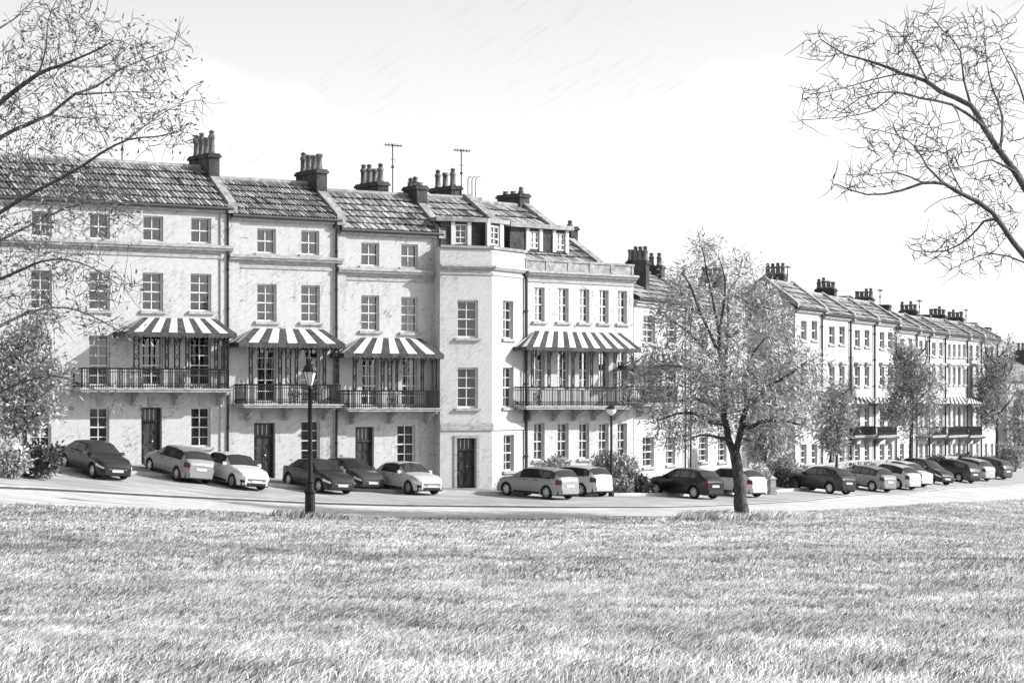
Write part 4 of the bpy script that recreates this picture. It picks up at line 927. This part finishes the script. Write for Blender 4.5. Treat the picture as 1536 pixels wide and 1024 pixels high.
finish_tree(t, 'leafy_tree', 'leafy tree with dark forked trunk standing alone on the lawn edge', 'tree', g, lm, 'leaf')
# grass tuft mound round its foot comes with the lawn below
# bare tree leaning in from one side
DL = 42; gl = at(-110, 600, DL); gl.z = T(gl.x, gl.y); t = Tree(); q = DL/F
def Z(y): return y
ground_py = HY+(E-gl.z)/DL*F
Lm(t, DL, [(-110,ground_py+8),(-112,ground_py-25),(-118,700),(-112,560),(-118,420),(-108,300),(-112,200),(-95,90),(-80,0)], [.62, .46, .4, .37, .33, .28, .22, .15, .08])
for pts, w in [([(-108,290),(-50,215,-.5),(0,155,-1),(58,112,-1.4),(90,98,-1.6),(130,82,-1.8),(170,62,-2)], 26), ([(-108,330),(-40,250,.5),(0,207,.7),(40,188,.8),(75,172,1),(112,142,1.1),(145,130,1.3),(178,106,1.4),(215,90,1.6),(258,74,1.8)], 20),
               ([(75,172,1),(115,178,1.6),(150,172,2),(195,176,2.4)], 7), ([(-110,400),(0,318,-1),(60,283,-1.6),(102,262,-2),(150,231,-2.2),(192,209,-2.4),(235,205,-2.6),(272,196,-2.8)], 17),
               ([(192,209,-2.4),(222,186,-2.2),(250,166,-2),(285,152,-1.8)], 6), ([(-114,450),(-40,390,1),(0,360,1.4),(50,336,1.8),(100,312,2),(150,305,2.2),(190,318,2.4)], 17), ([(-114,500),(-30,432,-.5),(0,418,-.8),(40,402,-1),(62,392,-1.2),(100,389,-1.4),(140,402,-1.6),(175,425,-1.8)], 15),
               ([(-114,560),(-30,505,.6),(0,489,.8),(38,470,1),(80,461,1.2),(112,464,1.4),(150,480,1.5),(182,498,1.6)], 17), ([(-116,650),(-40,605,-1),(0,588,-1.3),(30,574,-1.5),(80,563,-1.7),(120,575,-1.9),(160,592,-2)], 12), ([(58,112,-1.4),(70,70,-1.6),(72,30,-1.8),(85,0,-2)], 8),
               ([(90,98,-1.6),(130,100,-1),(165,95,-.6),(200,60,-.2)], 8), ([(-95,120),(-30,60,1),(20,30,1.4),(60,-10,1.8)], 14), ([(112,142,1.1),(150,140,.6),(190,138,.3),(240,140,0)], 7)]:
    Lm(t, DL, pts, [max(.008, .43*w*q/2*(1-.86*k/(len(pts)-1))) for k in range(len(pts))])
bl = [(150,85,95,50),(60,90,70,60),(215,120,60,60,1),(120,180,110,60),(235,190,60,40,-2),(70,250,80,60),(130,290,80,45,1),(50,340,60,50),(150,330,55,30,2),(90,400,80,40,-1),(150,430,50,40,-1),(70,470,60,36),(150,490,40,28,1),(60,570,60,34,-1),(200,60,45,35),(20,150,50,90),(10,430,50,160),(90,30,80,40)]
bl += [(270,75,30,30,1.8),(285,160,28,40,-1.8),(275,205,30,22,-2.8),(195,320,35,28,2.4),(185,425,30,26,-1.8),(190,500,24,18,1.6),(165,592,24,20,-2)]
t.grow(cloud(bl, 2300, DL, 1.0), .0064, .75, .09, .022, .1); t.spurs(1100, .45, .0045)
lm = t.leaves(2.4, .12, .036, .3, .8, 0, .6)
finish_tree(t, 'bare_tree', 'large bare spreading tree leaning over the upper houses, its trunk outside the view', 'tree', gl, lm, 'leaf', bark='barkp')
# bare tree on the other side
DQ = 46; gl = at(1690, 600, DQ); gl.z = T(gl.x, gl.y); t = Tree(); q = DQ/F; gpy = HY+(E-gl.z)/DQ*F
Lm(t, DQ, [(1690,gpy+8),(1688,gpy-30),(1680,720),(1676,600),(1672,500),(1664,400),(1668,300),(1655,180),(1640,60)], [.7, .5, .42, .4, .36, .3, .24, .16, .08])
for pts, w in [([(1672,470),(1590,360,.5),(1520,256,.8),(1476,192,1),(1456,158,1.2),(1410,136,1.4),(1388,122,1.5),(1352,110,1.6),(1312,94,1.8),(1268,82,2),(1232,60,2.2)], 27), ([(1476,192,1),(1466,182,.9),(1428,156,.6),(1380,147,.2),(1344,138,0),(1292,146,-.4),(1248,180,-.6)], 13),
               ([(1456,158,1.2),(1446,120,1.4),(1440,76,1.6),(1420,52,1.8),(1400,30,2)], 9), ([(1392,124,1.5),(1378,96,1.2),(1368,72,1),(1342,44,.8),(1318,30,.6)], 8), ([(1352,110,1.6),(1300,122,2),(1260,134,2.2),(1214,142,2.4)], 5), ([(1344,138,0),(1310,166,.3),(1262,176,.6),(1204,180,.8)], 5),
               ([(1670,540),(1590,440,-1),(1520,364,-1.4),(1488,318,-1.6),(1446,292,-1.8),(1416,276,-2),(1384,274,-2.1),(1352,286,-2.2),(1300,292,-2.4),(1254,276,-2.6)], 22), ([(1416,276,-2),(1392,252,-1.8),(1372,220,-1.6),(1344,202,-1.4),(1296,192,-1.2)], 8), ([(1384,274,-2.1),(1344,258,-2.3),(1304,262,-2.5),(1286,248,-2.6)], 6),
               ([(1500,330,-1.5),(1476,332,-1),(1456,354,-.7),(1420,376,-.4),(1372,376,-.1),(1362,368,0)], 9), ([(1600,430,.5),(1540,395,.8),(1488,380,1),(1450,392,1.2),(1432,402,1.3)], 8), ([(1530,262,.8),(1488,240,.4),(1460,248,.2),(1432,252,0)], 8), ([(1500,225,.9),(1504,176,1.4),(1488,132,1.8),(1480,90,2),(1476,50,2.2)], 10),
               ([(1446,292,-1.8),(1424,250,-1.5),(1420,220,-1.2),(1430,196,-1)], 5), ([(1664,350),(1600,250,1.5),(1550,190,2),(1530,130,2.4),(1500,70,2.8)], 18), ([(1446,292,-1.8),(1410,300,-2),(1386,318,-2.3)], 4), ([(1428,156,.6),(1440,180,.2),(1414,186,-.2),(1390,200,-.5)], 5)]:
    Lm(t, DQ, pts, [max(.008, .48*w*q/2*(1-.86*k/(len(pts)-1))) for k in range(len(pts))])
bl = [(1300,75,90,36,1.5),(1265,150,70,36),(1350,130,80,40,.5),(1430,80,70,55,1.5),(1490,120,45,90,1.8),(1370,60,60,32,1),(1330,215,50,30,-1.4),(1300,270,60,32,-2.4),(1390,240,60,40,-1.6),(1440,240,60,50,0),(1470,330,55,50,-1),(1410,370,60,24,-.4),(1480,390,45,22,1),(1500,250,40,120,.5),(1380,190,40,40,-1.2)]
bl += [(1222,62,24,24,2.2),(1212,142,20,22,2.4),(1210,182,18,16,.8),(1255,278,20,20,-2.6),(1292,192,20,20,-1.2),(1295,258,16,18,-2.6),(1370,374,22,22,0),(1440,402,30,18,1.3),(1400,35,60,30,2),(1480,45,50,40,2.3)]
t.grow(cloud(bl, 1900, DQ, 1.0), .0082, .75, .085, .028, .15); t.spurs(700, .45, .0055)
finish_tree(t, 'bare_tree', 'bare leafless tree reaching in over the lower terrace, its trunk outside the view', 'tree', gl, bark='barkp')
# street trees
def street_tree(label, px, py, top, w, n, D=None, m='leafl', lean=0, name='street_tree', fork=.35, per=16, group='street trees'):
    g = hit(px, py) if D is None else at(px, 600, D); g.z = T(g.x, g.y); D = g.y; s = D/F; py = HY+(E-g.z)/s; H = py-top; t = Tree(); wt = max(2.6, H*.03)*s/2
    X = lambda f: px+lean*f
    Lm(t, D, [(X(0), py+3), (X(.1), py-H*.12), (X(.3), py-H*.3), (X(.6)+1, py-H*.55), (X(1), top+H*.08)], [wt*1.5, wt*1.1, wt, wt*.7, wt*.2])
    for k in range(9):
        f = fork+.05+.5*k/9; sg = -1 if k % 2 else 1; Lm(t, D, [(X(f), py-H*f), (X(f)+sg*w*.25, py-H*(f+.1), random.uniform(-.8,.8)), (X(f)+sg*w*.42*(1.1-.6*k/9), py-H*(f+.2), random.uniform(-1.5,1.5))], [wt*.55, wt*.4, wt*.15])
    bl = []
    for k in range(9):
        f = fork+(1-fork)*(k+.5)/9; ww = w*.5*math.sin(math.pi*min(.97, (f-fork)/(1-fork)*.8+.18))
        bl.append((X(f)+random.uniform(-.25,.25)*w, py-H*f, ww*.75, H*.11)); bl.append((X(f)+random.uniform(-.4,.4)*w, py-H*f, ww*.5, H*.09))
    t.grow(cloud(bl, n, D, .9), .008, .5, .1, .025, .2); lm = t.leaves(per*1.4, .22, .08, .34, .8)
    return finish_tree(t, name, label, 'tree', g, lm, m, group=group)
street_tree('small round-headed street tree in front of the third lower house', 1255, 708, 574, 80, 420, D=140)
street_tree('tall bushy street tree among the far parked cars', 1367, 703, 511, 84, 700, D=156)
street_tree('farthest street tree, at the end of the lower terrace', 1496, 697, 508, 68, 560, D=186)
street_tree('slim leaning tree half hidden behind the leafy lawn tree', 1141, 718, 618, 74, 300, D=131, lean=22, fork=.4)
street_tree('bushy young tree beside the upper house, under the bare tree', 38, 698, 482, 130, 520, D=95, m='leafl', fork=.28, per=15, group=None, name='bushy_tree')
def shrub(label, px, py, w, hgt, n, D=None, m='leaf', name='shrub', ln=.2, wd=.09, per=24, group='shrubs along the terrace'):
    g = hit(px, py) if D is None else at(px, 600, D); g.z = T(g.x, g.y); D = g.y; s = D/F; py = HY+(E-g.z)/s; t = Tree()
    for k in range(7):
        a = random.uniform(-.42, .42)*w; Lm(t, D, [(px+a*.15, py+2), (px+a*.6, py-hgt*.35, random.uniform(-.4,.4)), (px+a, py-hgt*.75, random.uniform(-.7,.7))], [.04, .03, .012])
    bl = [(px+random.uniform(-.32,.32)*w, py-hgt*random.uniform(.28,.72), w*.24, hgt*.28, random.uniform(-.4,.4)) for _ in range(9)]+[(px, py-hgt*.3, w*.45, hgt*.3)]
    t.grow(cloud(bl, n, D, .8), .006, .4, .1, .015, .2); return finish_tree(t, name, label, 'shrub', g, t.leaves(per, ln, wd, .22, 1.0), m, group=group)
shrub('dark bush at the foot of the bushy tree, left of the dark saloon', 58, 705, 78, 46, 200, D=95, m='leafd')
shrub('pale ragged bush at the very edge of the street beside the dark bush', 14, 706, 60, 42, 130, D=94, m='leaf')
shrub('light shrub under the parapet house windows, behind the grey estate', 826, 722, 64, 54, 220, D=114, m='leafl')
shrub('large rounded light shrub beside the slim lamp post', 921, 737, 88, 62, 380, D=115.5, m='leafl')
shrub('small dark bush at the right foot of the large light shrub', 957, 741, 34, 32, 110, D=113.5, m='leafd')
shrub('pale wispy shrub below the slim lamp post', 934, 741, 26, 22, 70, D=113.2, m='leafl')
shrub('rounded bush left of the stone gatepost', 1140, 738, 38, 34, 150, D=127.5, m='leaf')
shrub('dark bush right of the stone gatepost', 1174, 737, 34, 30, 130, D=128.5, m='leafd')
shrub('taller pale bush behind the gatepost, against the lower terrace', 1166, 722, 74, 40, 220, D=136, m='leafl')
shrub('dark clipped bush below the small round street tree', 1283, 706, 22, 14, 70, D=147, m='leafd')
shrub('small bush between the dark clipped bush and the white-awninged house', 1305, 705, 16, 16, 50, D=151, m='leaf')
shrub('dark hedge clump behind the black nosing-out car', 1352, 706, 34, 20, 110, D=158, m='leafd')
shrub('hedge clump behind the charcoal estate', 1402, 702, 42, 22, 120, D=166, m='leafd')
shrub('hedge clump behind the light grey far hatchback', 1448, 699, 44, 20, 120, D=175, m='leafd')
shrub('dark bush right of the farthest parked car', 1492, 709, 34, 26, 120, D=180, m='leafd')
shrub('pale bush at the far end of the road', 1520, 708, 44, 50, 170, D=184, m='leafl')
shrub('tall far bush closing the view beyond the road end', 1540, 704, 76, 165, 420, D=196, m='leafl')

# ------------------------------------------------------------------ grass (uncountable: one object)
def grass_zone(d0, d1, dens, hmean, wmean, spread=1.15):
    area = .5*(d0+d1)*1536/F*spread*(d1-d0); n = int(area*dens)
    y = np.sqrt(rng.uniform(d0*d0, d1*d1, n)); x = (rng.uniform(-.5, .5, n)*1536*spread)/F*y
    px = np.clip(CX+F*x/y, -250, 1720); k = y < curve(LAWN, px, 2)-.05; return x[k], y[k], np.full(k.sum(), hmean), np.full(k.sum(), wmean)
Zs = [grass_zone(12.5, 22, 1250, .085, .0095), grass_zone(22, 36, 620, .09, .0125), grass_zone(36, 58, 260, .1, .018), grass_zone(58, 142, 95, .11, .03)]
x, y, hm, wm = (np.concatenate(c) for c in zip(*Zs))
# long turf round the foot of the lamp and the leafy tree
ex, ey = [], []
for (fx, fy, rr, n) in ((1112, 779, 1.8, 2600), (465, 778, 1.0, 700)):
    gpt = hit(fx, fy); a = rng.uniform(0, 6.283, n); r_ = rr*np.sqrt(rng.uniform(.03, 1, n)); ex.append(gpt.x+np.cos(a)*r_*1.5); ey.append(gpt.y+np.sin(a)*r_)
ex = np.concatenate(ex); ey = np.concatenate(ey); x = np.r_[x, ex]; y = np.r_[y, ey]; hm = np.r_[hm, np.full(len(ex), .36)]; wm = np.r_[wm, np.full(len(ex), .035)]
n = len(x); z = TT(x, y)
_tab = rng.random((256, 256))
def vn(x, y):
    xi, yi = np.floor(x).astype(int), np.floor(y).astype(int); fx, fy = x-xi, y-yi; fx = fx*fx*(3-2*fx); fy = fy*fy*(3-2*fy); g_ = lambda a, b_: _tab[(xi+a) % 256, (yi+b_) % 256]
    return (g_(0,0)*(1-fx)+g_(1,0)*fx)*(1-fy)+(g_(0,1)*(1-fx)+g_(1,1)*fx)*fy
def wav(x, y, s): return 2.2*(.4*vn(x*.7*s+40, y*.42*s+40)+.35*vn(x*1.7*s+90, y*.9*s+17)+.25*vn(x*4.1*s+9, y*2.2*s+66)-.5)
clump = .5+.5*wav(x, y, 1.1); clump2 = .5+.5*wav(x+31, y*.6+7, 2.7)
hh = hm*np.clip(.95+.55*(clump-.5)+.55*(clump2-.5), .35, 1.6)*rng.uniform(.6, 1.35, n)
ang = .45+.9*wav(x+5, y-3, 1.3)+rng.normal(0, .75, n)          # wind-combed lie of the blades
lean = rng.uniform(.45, 1.25, n)*hh; dx, dy = np.cos(ang)*lean, np.sin(ang)*lean
wa = rng.uniform(0, np.pi, n)*.35; wx, wy = np.cos(wa)*wm*.5*rng.uniform(.6, 1.3, n), np.sin(wa)*wm*.5
V = np.empty((n, 6, 3)); 
for k, (f, lf, ww) in enumerate(((0, 0, 1), (.62, .36, .8), (1.0, 1.0, .12))):
    zz = z-.01+hh*f*(1-.18*(f > .9)); cxp = x+dx*lf; cyp = y+dy*lf
    V[:, 2*k, 0] = cxp-wx*ww; V[:, 2*k, 1] = cyp-wy*ww; V[:, 2*k, 2] = zz; V[:, 2*k+1, 0] = cxp+wx*ww; V[:, 2*k+1, 1] = cyp+wy*ww; V[:, 2*k+1, 2] = zz
me = bpy.data.meshes.new('grass'); me.vertices.add(n*6); me.vertices.foreach_set('co', V.ravel())
base = (np.arange(n)*6)[:, None]; Q = np.concatenate([base+np.array([0, 1, 3, 2]), base+np.array([2, 3, 5, 4])], 1).reshape(-1, 4)
me.loops.add(Q.size); me.loops.foreach_set('vertex_index', Q.ravel().astype(np.int32)); me.polygons.add(len(Q)); me.polygons.foreach_set('loop_start', np.arange(0, Q.size, 4, dtype=np.int32))
me.update(calc_edges=True)
sh = np.clip(.25+.35*rng.random(n)+.3*clump2*rng.random(n)+.2*(rng.random(n) < .25), 0, 1)
me.attributes.new('shade', 'FLOAT', 'POINT').data.foreach_set('value', np.repeat(sh, 6)); me.materials.append(M['grass'])
go = bpy.data.objects.new('grass', me); COL.objects.link(go); kind(go, 'stuff')

# ------------------------------------------------------------------ daylight
sv = Vector((.87, .02, .47)).normalized(); el = math.asin(sv.z); az = math.atan2(sv.x, sv.y)
sd = bpy.data.lights.new('sun', 'SUN'); sd.energy = 2.7; sd.angle = R(.5); so = bpy.data.objects.new('sun', sd); COL.objects.link(so)
so.rotation_euler = sv.to_track_quat('Z', 'Y').to_euler(); so.location = (40, -40, 60)
w = bpy.data.worlds.new('World'); SC.world = w; w.use_nodes = True; nt = w.node_tree; g = N(nt); bg = nt.nodes['Background']
sky = g.new('ShaderNodeTexSky', sky_type='NISHITA'); sky.sun_disc = False; sky.sun_elevation = el; sky.sun_rotation = az; sky.air_density = 1.0; sky.dust_density = 1.0
bw = g.new('ShaderNodeRGBToBW'); g.put(bw.inputs[0], sky.outputs[0])
tc = g.new('ShaderNodeTexCoord'); sx = g.new('ShaderNodeSeparateXYZ'); g.put(sx.inputs[0], tc.outputs['Generated'])
U_ = g.math('DIVIDE', sx.outputs[0], g.math('MAXIMUM', g.math('ABSOLUTE', sx.outputs[1]), .05)); V_ = g.math('DIVIDE', sx.outputs[2], g.math('MAXIMUM', g.math('ABSOLUTE', sx.outputs[1]), .05))
cl = None
wob = g.noise(tc.outputs['Generated'], 60, 4, .6)
for (px, py, r) in ((300,140,60),(360,150,45),(430,175,55),(500,205,50),(250,185,80),(860,235,60),(920,210,50),(990,190,52),(1090,140,58),(1160,130,50),(1060,215,80),(1180,200,90),(960,260,90)):
    a = g.math('MULTIPLY', g.math('SUBTRACT', U_, (px-CX)/F), F/r); b_ = g.math('MULTIPLY', g.math('SUBTRACT', V_, (HY-py)/F), F/(r*.8))
    d = g.math('ADD', g.math('MULTIPLY', a, a), g.math('MULTIPLY', b_, b_)); d = g.math('ADD', d, g.math('MULTIPLY', g.math('SUBTRACT', wob, .5), 1.4)); cl = d if cl is None else g.math('MINIMUM', cl, d)
cloudm = g.ramp(cl, .4, 1.7, 1.0, 0.0)
cb = g.new('ShaderNodeCombineXYZ'); g.put(cb.inputs[0], U_); g.put(cb.inputs[1], V_)
mp = g.new('ShaderNodeMapping'); g.put(mp.inputs[0], cb.outputs[0]); mp.inputs['Rotation'].default_value = (0, 0, R(-33)); mp2 = g.new('ShaderNodeMapping'); g.put(mp2.inputs[0], mp.outputs[0]); mp2.inputs['Scale'].default_value = (50, 420, 1)
stre = g.ramp(g.noise(mp2.outputs[0], 1.0, 4, .6), .5, .75); veil = g.ramp(g.noise(cb.outputs[0], 9, 3), .35, .65)
clear = g.math('MULTIPLY', g.math('SUBTRACT', 1.0, cloudm), g.math('ADD', .03, g.math('MULTIPLY', g.math('MULTIPLY', stre, veil), .13)))
val = g.math('MULTIPLY', g.math('MULTIPLY', bw.outputs[0], g.math('ADD', 1.0, g.math('MULTIPLY', cloudm, .1))), g.math('SUBTRACT', 1.0, clear))
nt.links.new(val, bg.inputs[0]); bg.inputs[1].default_value = .119
SC.view_settings.view_transform = 'Standard'; SC.view_settings.look = 'None'; SC.view_settings.gamma = 1; SC.view_settings.use_curve_mapping = False; SC.view_settings.exposure = 1.12
SC.cycles.max_bounces = 6; SC.cycles.diffuse_bounces = 3; SC.cycles.transparent_max_bounces = 12; SC.cycles.use_denoising = True
